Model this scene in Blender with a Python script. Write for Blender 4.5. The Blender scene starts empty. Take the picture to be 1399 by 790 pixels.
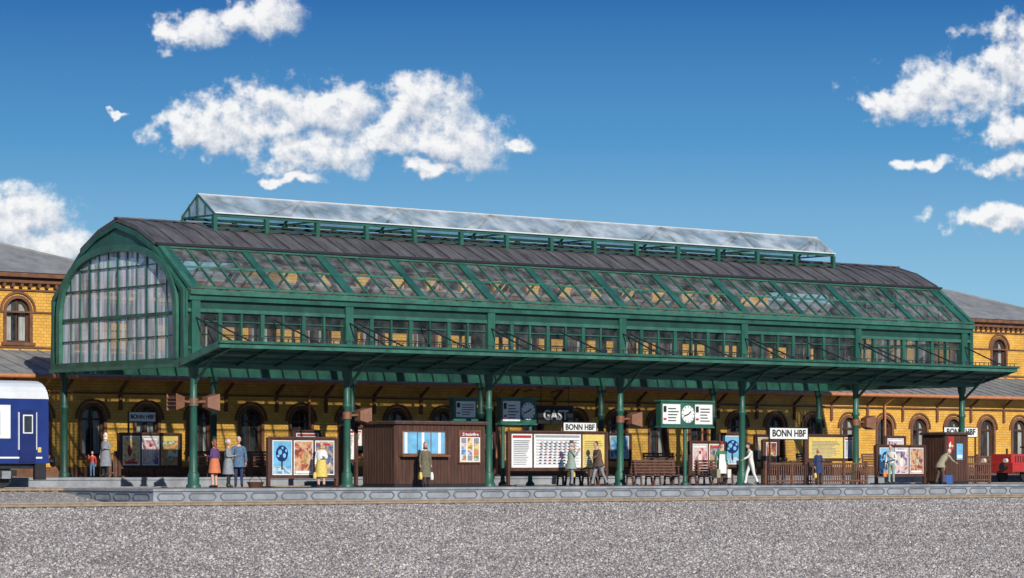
import bpy, math, random
import numpy as np
from mathutils import Vector, Matrix
random.seed(7); np.random.seed(7)
R=math.radians
scene=bpy.context.scene
L=7.643; NB=6; XE=L*NB
PZ=0.5      # island platform height
RZ=0.9      # station platform height
# ------------------------------------------------------------------ materials
M={}
def mk(name,col,rough=.6,metal=0.,var=.15,scale=3.,bump=0.,bscale=40.,fine=0.,streak=None):
    m=bpy.data.materials.new(name); m.use_nodes=True; nt=m.node_tree; N=nt.nodes; K=nt.links
    p=N["Principled BSDF"]; p.inputs["Roughness"].default_value=rough; p.inputs["Metallic"].default_value=metal
    g=N.new("ShaderNodeNewGeometry"); 
    mp=N.new("ShaderNodeMapping"); K.new(g.outputs["Position"],mp.inputs["Vector"])
    if streak: mp.inputs["Scale"].default_value=streak
    n=N.new("ShaderNodeTexNoise"); n.inputs["Scale"].default_value=scale; n.inputs["Detail"].default_value=5
    n.inputs["Roughness"].default_value=.65
    K.new(mp.outputs[0],n.inputs["Vector"])
    r=N.new("ShaderNodeValToRGB"); K.new(n.outputs["Fac"],r.inputs["Fac"])
    r.color_ramp.elements[0].position=.3; r.color_ramp.elements[1].position=.7
    r.color_ramp.elements[0].color=tuple(c*(1-var) for c in col)+(1,)
    r.color_ramp.elements[1].color=tuple(min(1,c*(1+var)) for c in col)+(1,)
    K.new(r.outputs[0],p.inputs["Base Color"])
    if bump>0:
        b=N.new("ShaderNodeBump"); b.inputs["Strength"].default_value=bump; b.inputs["Distance"].default_value=.03
        n2=N.new("ShaderNodeTexNoise"); n2.inputs["Scale"].default_value=bscale; n2.inputs["Detail"].default_value=3
        K.new(g.outputs["Position"],n2.inputs["Vector"]); K.new(n2.outputs["Fac"],b.inputs["Height"]); K.new(b.outputs[0],p.inputs["Normal"])
    M[name]=m; return m
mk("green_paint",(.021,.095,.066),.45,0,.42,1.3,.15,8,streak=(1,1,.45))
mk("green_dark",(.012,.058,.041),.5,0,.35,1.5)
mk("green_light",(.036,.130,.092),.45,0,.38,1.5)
mk("slate",(.085,.08,.082),.72,0,.55,1.6,.5,14,streak=(1.6,.35,.35))
mk("slate_grey",(.22,.22,.21),.8,0,.3,1.2,.5,10)
mk("black_iron",(.02,.02,.022),.5,0,.3,4)
mk("brown_wood",(.075,.032,.020),.6,0,.4,5,.3,25,streak=(1,1,.2))
mk("brown_trim",(.15,.066,.033),.7,0,.4,2,.3,20)
mk("gutter_rust",(.48,.19,.08),.5,0,.2,3)
mk("bench_wood",(.13,.06,.038),.6,0,.4,6,.3,25)
mk("speaker_brown",(.20,.085,.045),.55,0,.25,5)
mk("concrete",(.26,.28,.305),.85,0,.30,1.3,.4,25)
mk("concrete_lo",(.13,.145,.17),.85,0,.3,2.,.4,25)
mk("white",(.72,.72,.70),.6,0,.08,6)
mk("cream",(.66,.63,.54),.5,0,.1,2)
mk("curtain",(.5,.49,.46),.9,0,.3,3,streak=(8,8,.6))
mk("glass_dark",(.025,.03,.035),.08,0,.4,2)
mk("red",(.42,.03,.025),.5,0,.2,4)
mk("darkred",(.2,.025,.03),.6,0,.2,4)
mk("pink",(.62,.33,.32),.6,0,.12,8)
mk("orange",(.62,.22,.07),.6,0,.15,8)
mk("yellow_card",(.66,.50,.13),.6,0,.15,8)
mk("sky_blue",(.16,.42,.62),.3,0,.25,2.5)
mk("blue",(.04,.11,.33),.5,0,.2,6)
mk("navy",(.012,.022,.11),.35,0,.2,3)
mk("cloth_navy",(.02,.035,.10),.85,0,.3,12)
mk("cloth_grey",(.22,.24,.26),.85,0,.25,12)
mk("cloth_blue",(.08,.14,.23),.85,0,.3,12)
mk("cloth_olive",(.13,.12,.075),.85,0,.3,12)
mk("cloth_white",(.68,.68,.64),.85,0,.12,12)
mk("cloth_yellow",(.62,.47,.12),.85,0,.2,12)
mk("cloth_khaki",(.30,.27,.18),.85,0,.2,12)
mk("cloth_brown",(.10,.06,.045),.85,0,.3,12)
mk("cloth_black",(.018,.018,.022),.85,0,.3,12)
mk("cloth_purple",(.10,.04,.14),.85,0,.3,12)
mk("cloth_orange",(.55,.16,.07),.85,0,.25,12)
mk("cloth_green",(.05,.16,.09),.85,0,.25,12)
mk("cloth_sage",(.25,.32,.26),.85,0,.25,12)
mk("skin",(.58,.33,.23),.55,0,.08,10)
mk("hair_brown",(.07,.03,.018),.6,0,.4,30)
mk("hair_red",(.22,.06,.03),.6,0,.4,30)
mk("hair_blond",(.5,.35,.14),.6,0,.3,30)
mk("hair_grey",(.5,.49,.47),.7,0,.2,30)
mk("leather",(.09,.035,.02),.45,0,.25,10)
mk("shoe",(.02,.015,.013),.4,0,.2,10)
mk("coach_roof",(.58,.60,.61),.5,0,.12,.8)
mk("coach_white",(.70,.71,.71),.35,0,.06,1)
mk("coach_blue",(.014,.032,.16),.3,0,.2,1)
mk("rail_rust",(.30,.23,.16),.6,.1,.3,4)
mk("rail_top",(.62,.58,.52),.35,.6,.15,8)
mk("sleeper",(.16,.125,.095),.85,0,.4,4,.4,30)
mk("text_black",(.015,.015,.015),.6,0,.1,5)
mk("print_grey",(.28,.28,.29),.7,0,.2,9)
def mkpic(name,cols,scale):
    m=bpy.data.materials.new(name); m.use_nodes=True; N=m.node_tree.nodes; K=m.node_tree.links
    p=N["Principled BSDF"]; p.inputs["Roughness"].default_value=.45
    g=N.new("ShaderNodeNewGeometry"); n=N.new("ShaderNodeTexNoise"); n.inputs["Scale"].default_value=scale; n.inputs["Detail"].default_value=3; n.inputs["Distortion"].default_value=.8
    K.new(g.outputs["Position"],n.inputs["Vector"]); r=N.new("ShaderNodeValToRGB"); K.new(n.outputs["Fac"],r.inputs[0]); c=r.color_ramp
    k=len(cols)
    c.elements[0].position=.34; c.elements[0].color=cols[0]+(1,); c.elements[1].position=.64; c.elements[1].color=cols[-1]+(1,)
    for i in range(1,k-1): e=c.elements.new(.34+.30*i/(k-1)); e.color=cols[i]+(1,)
    K.new(r.outputs[0],p.inputs["Base Color"]); M[name]=m
mkpic("pic_blue",[(.03,.10,.28),(.12,.34,.55),(.55,.62,.62),(.10,.25,.42)],2.2)
mkpic("pic_red",[(.16,.04,.03),(.42,.12,.07),(.60,.42,.24),(.25,.05,.06)],2.6)
mkpic("pic_pink",[(.40,.12,.14),(.60,.34,.36),(.64,.58,.52),(.16,.10,.22)],2.4)
mkpic("pic_yellow",[(.30,.13,.04),(.62,.42,.10),(.66,.58,.34),(.40,.12,.05)],2.4)
mkpic("pic_night",[(.02,.03,.08),(.08,.13,.26),(.42,.26,.12),(.55,.50,.42)],2.8)
mkpic("pic_food",[(.55,.36,.16),(.58,.20,.07),(.14,.22,.07),(.64,.60,.5)],3.)

def brick_mat(name,c1,c2,mortar,sx=.28,sz=.14):
    m=bpy.data.materials.new(name); m.use_nodes=True; nt=m.node_tree; N=nt.nodes; K=nt.links
    p=N["Principled BSDF"]; p.inputs["Roughness"].default_value=.6
    g=N.new("ShaderNodeNewGeometry"); s=N.new("ShaderNodeSeparateXYZ"); K.new(g.outputs["Position"],s.inputs[0])
    a=N.new("ShaderNodeMath"); a.operation='ADD'; K.new(s.outputs[0],a.inputs[0]); K.new(s.outputs[1],a.inputs[1])
    c=N.new("ShaderNodeCombineXYZ"); K.new(a.outputs[0],c.inputs[0]); K.new(s.outputs[2],c.inputs[1])
    b=N.new("ShaderNodeTexBrick"); K.new(c.outputs[0],b.inputs["Vector"]); b.inputs["Scale"].default_value=1
    b.inputs["Brick Width"].default_value=sx; b.inputs["Row Height"].default_value=sz
    b.inputs["Mortar Size"].default_value=.012; b.inputs["Mortar Smooth"].default_value=.3
    b.inputs["Color1"].default_value=c1+(1,); b.inputs["Color2"].default_value=c2+(1,); b.inputs["Mortar"].default_value=mortar+(1,)
    n=N.new("ShaderNodeTexNoise"); n.inputs["Scale"].default_value=.8; n.inputs["Detail"].default_value=6; K.new(g.outputs["Position"],n.inputs["Vector"])
    mx=N.new("ShaderNodeMix"); mx.data_type='RGBA'; mx.blend_type='MULTIPLY'; mx.inputs[0].default_value=.55
    r=N.new("ShaderNodeValToRGB"); r.color_ramp.elements[0].position=.3; r.color_ramp.elements[1].position=.6
    r.color_ramp.elements[0].color=(.55,.48,.38,1); K.new(n.outputs["Fac"],r.inputs["Fac"])
    K.new(b.outputs["Color"],mx.inputs[6]); K.new(r.outputs[0],mx.inputs[7]); K.new(mx.outputs[2],p.inputs["Base Color"])
    bp=N.new("ShaderNodeBump"); bp.inputs["Strength"].default_value=.5; bp.inputs["Distance"].default_value=.02; bp.invert=True
    K.new(b.outputs["Fac"],bp.inputs["Height"]); K.new(bp.outputs[0],p.inputs["Normal"])
    M[name]=m
brick_mat("yellow_brick",(.80,.46,.075),(.68,.36,.05),(.40,.22,.07))

def glass_mat(name,fac,tint,dcol,rough=.06,streak=(1,1,1),dirt_sheen=.3,scale=1.5):
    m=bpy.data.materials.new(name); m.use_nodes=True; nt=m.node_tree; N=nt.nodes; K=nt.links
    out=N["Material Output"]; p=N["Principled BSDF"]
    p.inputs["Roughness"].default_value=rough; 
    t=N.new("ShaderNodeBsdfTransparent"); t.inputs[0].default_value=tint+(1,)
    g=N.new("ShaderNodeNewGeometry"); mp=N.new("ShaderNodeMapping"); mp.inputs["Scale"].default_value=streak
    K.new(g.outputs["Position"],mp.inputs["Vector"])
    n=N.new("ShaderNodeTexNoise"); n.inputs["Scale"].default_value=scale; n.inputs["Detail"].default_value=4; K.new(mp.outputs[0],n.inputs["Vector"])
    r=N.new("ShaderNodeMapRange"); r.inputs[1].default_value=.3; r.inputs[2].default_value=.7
    r.inputs[3].default_value=max(0,fac-dirt_sheen/2); r.inputs[4].default_value=min(1,fac+dirt_sheen/2); K.new(n.outputs["Fac"],r.inputs[0])  # noise spread covers dirt and, on roof and gable, painted-in pale reflections
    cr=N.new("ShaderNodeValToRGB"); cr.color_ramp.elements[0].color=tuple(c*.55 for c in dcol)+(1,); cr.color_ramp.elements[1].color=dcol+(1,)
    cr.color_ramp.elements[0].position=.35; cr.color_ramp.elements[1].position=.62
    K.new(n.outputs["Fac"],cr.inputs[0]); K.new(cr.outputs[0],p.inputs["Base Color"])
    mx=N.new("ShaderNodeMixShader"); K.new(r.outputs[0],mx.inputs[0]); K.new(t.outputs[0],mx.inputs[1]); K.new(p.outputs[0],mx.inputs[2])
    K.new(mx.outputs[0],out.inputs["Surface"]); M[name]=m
glass_mat("glass_side",.20,(.93,.95,.94),(.16,.17,.17),.05)
glass_mat("glass_slope",.27,(.92,.94,.93),(.36,.38,.37),.10,(1,1,1),.34,1.8)  # dirt noise plus whitish reflections painted in as diffuse colour
glass_mat("glass_gable",.74,(.92,.94,.96),(.78,.80,.83),.2,(1,2.4,.22),.5,1.6)  # pale vertical streaks paint the clouds' reflection into the pane colour
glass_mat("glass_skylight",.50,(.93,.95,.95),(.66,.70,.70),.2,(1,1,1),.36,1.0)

# ------------------------------------------------------------------ mesh builder
class MB:
    def __init__(s): s.v=[];s.f=[];s.m=[];s.T=None;s.sm=[]
    def add(s,vs,fs,m,smooth=False):
        o=len(s.v)
        for p in vs:
            p=Vector(p)
            if s.T is not None: p=s.T@p
            s.v.append(p)
        for f in fs: s.f.append([i+o for i in f]); s.m.append(m); s.sm.append(smooth)
    def poly(s,pts,m): s.add(pts,[list(range(len(pts)))],m)
    def box(s,x0,x1,y0,y1,z0,z1,m):
        v=[(x0,y0,z0),(x1,y0,z0),(x1,y1,z0),(x0,y1,z0),(x0,y0,z1),(x1,y0,z1),(x1,y1,z1),(x0,y1,z1)]
        s.add(v,[[0,3,2,1],[4,5,6,7],[0,1,5,4],[1,2,6,5],[2,3,7,6],[3,0,4,7]],m)
    def beam(s,p,q,w,h,m):
        p=Vector(p);q=Vector(q);d=(q-p).normalized()
        up=Vector((0,0,1)) if abs(d.z)<.98 else Vector((0,1,0))
        a=d.cross(up).normalized()*w/2; b=a.normalized().cross(d)*h/2
        v=[p-a-b,p+a-b,p+a+b,p-a+b,q-a-b,q+a-b,q+a+b,q-a+b]
        s.add(v,[[0,3,2,1],[4,5,6,7],[0,1,5,4],[1,2,6,5],[2,3,7,6],[3,0,4,7]],m)
    def cyl(s,p,q,r0,r1=None,n=10,m="white",caps=True):
        if r1 is None:r1=r0
        p=Vector(p);q=Vector(q);d=(q-p).normalized()
        up=Vector((0,0,1)) if abs(d.z)<.95 else Vector((1,0,0))
        a=d.cross(up).normalized(); b=d.cross(a)
        v=[];
        for c,r in((p,r0),(q,r1)):
            for i in range(n):
                t=2*math.pi*i/n; v.append(c+a*math.cos(t)*r+b*math.sin(t)*r)
        s.add(v,[[i,(i+1)%n,n+(i+1)%n,n+i] for i in range(n)],m,True)
        if caps: s.add(v,[list(range(n))[::-1],list(range(n,2*n))],m)
    def lathe(s,c,prof,n,m,smooth=True,ex=1,ey=1):
        v=[];c=Vector(c)
        for r,z in prof:
            for i in range(n):
                t=2*math.pi*i/n; v.append(c+Vector((r*ex*math.cos(t),r*ey*math.sin(t),z)))
        f=[]
        for k in range(len(prof)-1):
            for i in range(n): f.append([k*n+i,k*n+(i+1)%n,(k+1)*n+(i+1)%n,(k+1)*n+i])
        s.add(v,f,m,smooth)
        s.add(v[:n],[list(range(n))[::-1]],m); s.add(v[-n:],[list(range(n))],m)
    def ell(s,c,r,m,n=12,k=8,rot=None):
        c=Vector(c);v=[]
        for j in range(k+1):
            ph=-math.pi/2+math.pi*j/k
            for i in range(n):
                t=2*math.pi*i/n
                p=Vector((r[0]*math.cos(ph)*math.cos(t),r[1]*math.cos(ph)*math.sin(t),r[2]*math.sin(ph)))
                if rot is not None:p=rot@p
                v.append(c+p)
        s.add(v,[[j*n+i,j*n+(i+1)%n,(j+1)*n+(i+1)%n,(j+1)*n+i] for j in range(k) for i in range(n)],m,True)
    def prism_x(s,pts,x0,x1,m,caps=True):   # pts (y,z)
        n=len(pts); v=[(x0,p[0],p[1]) for p in pts]+[(x1,p[0],p[1]) for p in pts]
        s.add(v,[[i,(i+1)%n,n+(i+1)%n,n+i] for i in range(n)],m)
        if caps: s.add(v,[list(range(n))[::-1],list(range(n,2*n))],m)
    def ring_y(s,inn,out,y0,y1,m):  # open strip between curves (x,z) lists, thickness in y
        n=len(inn); v=[(p[0],y0,p[1]) for p in inn]+[(p[0],y0,p[1]) for p in out]+[(p[0],y1,p[1]) for p in inn]+[(p[0],y1,p[1]) for p in out]
        f=[]
        for i in range(n-1):
            f+= [[i,i+1,n+i+1,n+i],[2*n+i,3*n+i,3*n+i+1,2*n+i+1],[i,2*n+i,2*n+i+1,i+1],[n+i,n+i+1,3*n+i+1,3*n+i]]
        s.add(v,f,m)
    def ring_x(s,inn,out,x0,x1,m):  # (y,z)
        n=len(inn); v=[(x0,)+tuple(p) for p in inn]+[(x0,)+tuple(p) for p in out]+[(x1,)+tuple(p) for p in inn]+[(x1,)+tuple(p) for p in out]
        f=[]
        for i in range(n-1):
            f+= [[i,i+1,n+i+1,n+i],[2*n+i,3*n+i,3*n+i+1,2*n+i+1],[i,2*n+i,2*n+i+1,i+1],[n+i,n+i+1,3*n+i+1,3*n+i]]
        s.add(v,f,m)
    def obj(s,name,parent=None,loc=None,bevel=0):
        me=bpy.data.meshes.new(name); me.from_pydata([tuple(p) for p in s.v],[],s.f)
        names=[]; 
        for x in s.m:
            if x not in names:names.append(x)
        for x in names: me.materials.append(M[x])
        me.polygons.foreach_set("material_index",[names.index(x) for x in s.m])
        me.polygons.foreach_set("use_smooth",s.sm)
        me.update()
        o=bpy.data.objects.new(name,me); scene.collection.objects.link(o)
        if parent: o.parent=parent
        if loc: o.location=loc
        if bevel:
            b=o.modifiers.new("bevel",'BEVEL'); b.width=bevel; b.segments=2; b.limit_method='ANGLE'
        return o
def group(name,loc=(0,0,0),rz=0):
    e=bpy.data.objects.new(name,None); e.location=loc; e.rotation_euler=(0,0,rz); e.empty_display_size=.3
    scene.collection.objects.link(e); return e
def text(body,parent,loc,size,mat="text_black",name="lettering"):
    c=bpy.data.curves.new(name,'FONT'); c.body=body; c.size=size; c.align_x='CENTER'; c.align_y='CENTER'; c.extrude=.004; c.offset=.008*size/.3
    o=bpy.data.objects.new(name,c); c.materials.append(M[mat]); scene.collection.objects.link(o)
    o.parent=parent; o.location=loc; o.rotation_euler=(R(90),0,0); return o

# ------------------------------------------------------------------ ground
def gz(Y):
    pts=[(-3000,-3.4),(-52,-3.3),(-47,-3.1),(-12,-.3),(-8.5,-.15),(-1,-.15),(3,.33),(3000,.33)]
    for (a,za),(b,zb) in zip(pts,pts[1:]):
        if a<=Y<=b: return za+(zb-za)*(Y-a)/(b-a)
m=bpy.data.materials.new("gravel_ground"); m.use_nodes=True; nt=m.node_tree; N=nt.nodes; K=nt.links
p=N["Principled BSDF"]; p.inputs["Roughness"].default_value=.95
g=N.new("ShaderNodeNewGeometry"); v=N.new("ShaderNodeTexVoronoi"); v.inputs["Scale"].default_value=10; K.new(g.outputs["Position"],v.inputs["Vector"])
s=N.new("ShaderNodeSeparateColor"); K.new(v.outputs["Color"],s.inputs[0])
r=N.new("ShaderNodeValToRGB"); r.color_ramp.elements[0].color=(.20,.18,.165,1); r.color_ramp.elements[1].color=(.48,.44,.405,1)
K.new(s.outputs[0],r.inputs[0])
n=N.new("ShaderNodeTexNoise"); n.inputs["Scale"].default_value=.35; n.inputs["Detail"].default_value=5; K.new(g.outputs["Position"],n.inputs["Vector"])
mx=N.new("ShaderNodeMix"); mx.data_type='RGBA'; mx.blend_type='MULTIPLY'; mx.inputs[0].default_value=.3
K.new(r.outputs[0],mx.inputs[6]); K.new(n.outputs["Fac"],mx.inputs[7]); K.new(mx.outputs[2],p.inputs["Base Color"])
b=N.new("ShaderNodeBump"); b.inputs["Distance"].default_value=.05; b.inputs["Strength"].default_value=.9; b.invert=True
K.new(v.outputs["Distance"],b.inputs["Height"]); K.new(b.outputs[0],p.inputs["Normal"]); M["gravel_ground"]=m
mb=MB()
ys=[-3000,-400,-52,-47]+[-46+2*i for i in range(0,17)]+[-12,-8.5,-1,3,40,400,3000]
xs=[-3000,-300,-60,-20,20,60,110,400,3000]
vs=[(x,y,gz(y)) for y in ys for x in xs]; nx=len(xs)
mb.add(vs,[[j*nx+i,j*nx+i+1,(j+1)*nx+i+1,(j+1)*nx+i] for j in range(len(ys)-1) for i in range(nx-1)],"gravel_ground")
mb.obj("ground")
# loose stones : one mesh
def stones(name,X,Y,Z,rad):
    n=len(X)
    base=np.array([(1,0,0),(-1,0,0),(0,1,0),(0,-1,0),(0,0,1),(0,0,-1)],float)
    fac=np.array([(0,2,4),(2,1,4),(1,3,4),(3,0,4),(2,0,5),(1,2,5),(3,1,5),(0,3,5)])
    V=np.repeat(base[None],n,0)*np.random.uniform(.6,1.25,(n,6,1))+np.random.uniform(-.25,.25,(n,6,3))
    a=np.random.uniform(0,6.28,n); c,sn=np.cos(a),np.sin(a)
    vx=V[:,:,0]*c[:,None]-V[:,:,1]*sn[:,None]; vy=V[:,:,0]*sn[:,None]+V[:,:,1]*c[:,None]; vz=V[:,:,2]*.72
    P=np.stack([vx*rad[:,None]+X[:,None],vy*rad[:,None]+Y[:,None],vz*rad[:,None]+Z[:,None]],2).reshape(-1,3)
    F=(fac[None]+ (np.arange(n)*6)[:,None,None]).reshape(-1)
    me=bpy.data.meshes.new(name); me.vertices.add(n*6); me.vertices.foreach_set("co",P.ravel())
    me.loops.add(len(F)); me.loops.foreach_set("vertex_index",F)
    me.polygons.add(n*8); me.polygons.foreach_set("loop_start",np.arange(n*8)*3)
    at=me.attributes.new("shade",'FLOAT','POINT'); at.data.foreach_set("value",np.repeat(np.random.rand(n)**1.0,6))
    me.update(calc_edges=True); me.validate()
    me.materials.append(M["stone"])
    o=bpy.data.objects.new(name,me); scene.collection.objects.link(o); return o
m=bpy.data.materials.new("stone"); m.use_nodes=True; N=m.node_tree.nodes; K=m.node_tree.links
p=N["Principled BSDF"]; p.inputs["Roughness"].default_value=.9
a=N.new("ShaderNodeAttribute"); a.attribute_name="shade"; r=N.new("ShaderNodeValToRGB"); K.new(a.outputs["Fac"],r.inputs[0])
r.color_ramp.elements[0].color=(.13,.115,.105,1); r.color_ramp.elements[1].color=(.70,.65,.60,1)
e=r.color_ramp.elements.new(.2); e.color=(.26,.232,.212,1)
e=r.color_ramp.elements.new(.8); e.color=(.47,.43,.395,1)
g=N.new("ShaderNodeNewGeometry"); n=N.new("ShaderNodeTexNoise"); n.inputs["Scale"].default_value=.45; n.inputs["Detail"].default_value=3; K.new(g.outputs["Position"],n.inputs["Vector"])
r2=N.new("ShaderNodeValToRGB"); r2.color_ramp.elements[0].position=.35; r2.color_ramp.elements[0].color=(.80,.79,.79,1); r2.color_ramp.elements[1].position=.65; K.new(n.outputs["Fac"],r2.inputs[0])
mx=N.new("ShaderNodeMix"); mx.data_type='RGBA'; mx.blend_type='MULTIPLY'; mx.inputs[0].default_value=1; K.new(r.outputs[0],mx.inputs[6]); K.new(r2.outputs[0],mx.inputs[7])
K.new(mx.outputs[2],p.inputs["Base Color"]); M["stone"]=m
n=165000
Y=-40+np.random.rand(n)*32.7
lo=-33+.57*(Y+36); hi=13+1.17*(Y+36); X=lo+(hi-lo)*np.random.rand(n)
Z=np.array([gz(y) for y in Y]); rad=.024+.056*np.random.rand(n)**1.7
stones("gravel",X,Y,Z+.005,rad)
n=14000
Y=np.random.uniform(-7.2,-3.8,n); X=np.random.uniform(-18,60,n); 
n2=9000
Y2=np.random.uniform(-3.8,7.2,n2); X2=np.random.uniform(-16,-4.4,n2)
X=np.concatenate([X,X2]);Y=np.concatenate([Y,Y2])
Z=np.array([gz(y) for y in Y]); stones("track_ballast",X,Y,Z+.0,np.random.uniform(.02,.04,len(X)))

def track(name,yc,z,x0,x1):
    gpt=group(name); mb=MB()
    x=x0
    while x<x1: mb.box(x,x+.26,yc-1.3,yc+1.3,z-.08,z+.035,"sleeper"); x+=.65
    mb.obj("sleepers",gpt)
    mb=MB()
    for s in(-.75,.75):
        mb.box(x0,x1,yc+s-.07,yc+s+.07,z+.037,z+.055,"rail_rust"); mb.box(x0,x1,yc+s-.015,yc+s+.015,z+.055,z+.13,"rail_rust")
        mb.box(x0,x1,yc+s-.036,yc+s+.036,z+.13,z+.165,"rail_rust"); mb.box(x0,x1,yc+s-.03,yc+s+.03,z+.165,z+.17,"rail_top")
    mb.obj("rails",gpt)
track("railway_track",-5.6,-.13,-120,180)
track("railway_track",5.0,.36,-120,180)
# ------------------------------------------------------------------ platforms
gp=group("island_platform"); mb=MB()
PX0,PX1,PY0,PY1=-4.2,75.,-3.6,2.9
mb.box(PX0,PX1,PY0,PY1,-.3,PZ-.09,"concrete")
x=PX0-.05
while x<PX1:   # individual edge slabs with joints
    mb.box(x,min(PX1,x+1.44),PY0-.06,PY1+.05,PZ-.09,PZ+random.uniform(-.004,.004),"concrete"); x+=1.45
mb.obj("platform_body",gp)
mb=MB()
def octring(c,hw,hh,inset,axis,plane,dep):
    def oc(w,h): 
        k=h*.8; return [(-w+k,-h),(w-k,-h),(w,-h+k),(w,h-k),(w-k,h),(-w+k,h),(-w,h-k),(-w,-h+k),(-w+k,-h)]
    o=oc(hw,hh); i=oc(hw-inset,hh-inset)
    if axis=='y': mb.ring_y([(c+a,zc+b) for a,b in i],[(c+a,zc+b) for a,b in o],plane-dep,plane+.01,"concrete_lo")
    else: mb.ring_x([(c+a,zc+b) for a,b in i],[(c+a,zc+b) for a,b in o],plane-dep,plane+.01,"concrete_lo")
zc=.19
x=PX0+.8
while x<PX1: octring(x,.64,.17,.055,'y',PY0,.03); x+=1.45
y=PY0+.8
while y<PY1-.4: octring(y,.6,.17,.055,'x',PX0,.03); y+=1.4
mb.obj("edge_panels",gp)
gp=group("station_platform"); mb=MB()
mb.box(-60,120,7.3,14.0,0,RZ-.1,"concrete"); mb.box(-60,120,7.25,14.0,RZ-.1,RZ,"concrete"); mb.obj("platform_body",gp)

# ------------------------------------------------------------------ train hall
hall=group("train_shed_hall")
mb=MB()
colprof=[(.30,0),(.30,.12),(.24,.16),(.24,.55),(.19,.62),(.165,.72),(.145,3.3),(.2,3.36),(.2,3.44),(.145,3.5),(.14,4.45),(.2,4.6),(.22,4.85)]
for i in range(NB+1):
    mb.lathe((i*L,0,PZ),colprof,14,"green_paint")
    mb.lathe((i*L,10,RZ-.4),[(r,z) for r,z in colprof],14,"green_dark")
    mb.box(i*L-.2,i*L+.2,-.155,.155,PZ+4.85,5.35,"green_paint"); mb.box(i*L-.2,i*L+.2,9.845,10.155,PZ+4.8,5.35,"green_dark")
mb.obj("columns",hall)
X0,X1=-.35,XE+.5
mb=MB()
for yy,sg in((0,-1),(10,1)):
    def yb(a,b): 
        q=[yy+sg*a,yy+sg*b]; return min(q),max(q)
    a,b=yb(-.16,.16); mb.box(X0,X1,a,b,5.35,5.72,"green_paint")
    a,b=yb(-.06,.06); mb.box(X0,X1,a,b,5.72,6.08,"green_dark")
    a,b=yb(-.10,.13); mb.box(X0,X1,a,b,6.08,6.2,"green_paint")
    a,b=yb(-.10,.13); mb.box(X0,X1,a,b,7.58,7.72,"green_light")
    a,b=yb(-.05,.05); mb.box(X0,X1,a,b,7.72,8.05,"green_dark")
    a,b=yb(-.12,.24); mb.box(X0,X1,a,b,8.05,8.27,"green_paint")
    a,b=yb(-.10,.36); mb.box(X0,X1+.1,a,b,8.27,8.46,"green_light")
    for i in range(NB+1):
        a,b=yb(-.18,.2); mb.box(i*L-.2,i*L+.2,a,b,5.36,8.06,"green_paint")
        if i<NB:
            for k in range(1,7):
                x=i*L+.2+(L-.4)*k/7.
                w=.09 if k%2 else .045
                if yy>5: w*=.6
                a,b=yb(-.07,.1); mb.box(x-w,x+w,a,b,6.2,7.58,"green_paint")
            a,b=yb(-.05,.06); mb.box(i*L+.2,(i+1)*L-.2,a,b,7.2,7.25,"green_paint")
mb.obj("side_walls",hall)
mb=MB()
for yy in(0.0,10.0): mb.poly([(X0,yy,6.2),(X1,yy,6.2),(X1,yy,7.58),(X0,yy,7.58)],"glass_side")
mb.obj("side_windows",hall)
# roof
A=(-.3,8.47);B=(2.1,10.32);C1=(3.5,11.02);RG=(5,11.45)
def mir(p): return (10-p[0],p[1])
mb=MB()
for s in(0,1):
    f=(lambda p:p) if s==0 else mir
    a,b=f(A),f(B)
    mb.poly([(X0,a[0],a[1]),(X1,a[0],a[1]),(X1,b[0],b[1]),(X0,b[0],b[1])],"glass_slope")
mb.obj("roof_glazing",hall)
mb=MB()
for s in(0,1):
    f=(lambda p:p) if s==0 else mir
    a,b=f(A),f(B)
    nsub=8
    for i in range(NB):
        for k in range(nsub):
            x=i*L+L*k/nsub
            w=.46 if k==0 else (.36 if k==4 else .07)
            if s==1: w=.16 if k in(0,4) else .045
            if k==0 and i==0: w=.3
            dz=.05 if k in(0,4) else .04
            mb.beam((x,a[0],a[1]+dz),(x,b[0],b[1]+dz),w,.1,"green_paint" if w>.1 else "green_light")
    mb.beam((XE,a[0],a[1]+.05),(XE,b[0],b[1]+.05),.46,.1,"green_paint")
    mb.beam((X0+.06,a[0],a[1]+.06),(X0+.06,b[0],b[1]+.06),.24,.14,"green_light")
    mb.beam((X1-.02,a[0],a[1]+.06),(X1-.02,b[0],b[1]+.06),.24,.14,"green_light")
    for t,w in((.02,.14),(.97,.16)) if s else ((.02,.14),(.5,.035),(.97,.16)):
        y=a[0]+(b[0]-a[0])*t; z=a[1]+(b[1]-a[1])*t
        mb.beam((X0,y,z+.055),(X1,y,z+.055),w,.09,"green_light")
mb.obj("roof_glazing_bars",hall)
mb=MB()
prof=[B,C1,RG,mir(C1),mir(B)]
for p,q in zip(prof,prof[1:]):
    mb.add([(X0-.15,p[0],p[1]+.05),(X1+.15,p[0],p[1]+.05),(X1+.15,q[0],q[1]+.05),(X0-.15,q[0],q[1]+.05),
            (X0-.15,p[0],p[1]+.16),(X1+.15,p[0],p[1]+.16),(X1+.15,q[0],q[1]+.16),(X0-.15,q[0],q[1]+.16)],
            [[0,3,2,1],[4,5,6,7],[0,1,5,4],[1,2,6,5],[2,3,7,6],[3,0,4,7]],"slate")
    x=X0-.1
    while x<X1+.2:
        mb.beam((x,p[0],p[1]+.19),(x,q[0],q[1]+.19),.06,.08,"slate"); x+=.955
mb.beam((X0-.15,1.98,10.42),(X1+.15,1.98,10.42),.2,.1,"black_iron")
mb.beam((X0-.2,5,11.66),(X1+.2,5,11.66),.3,.06,"slate")
mb.obj("slate_roof",hall)
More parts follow.
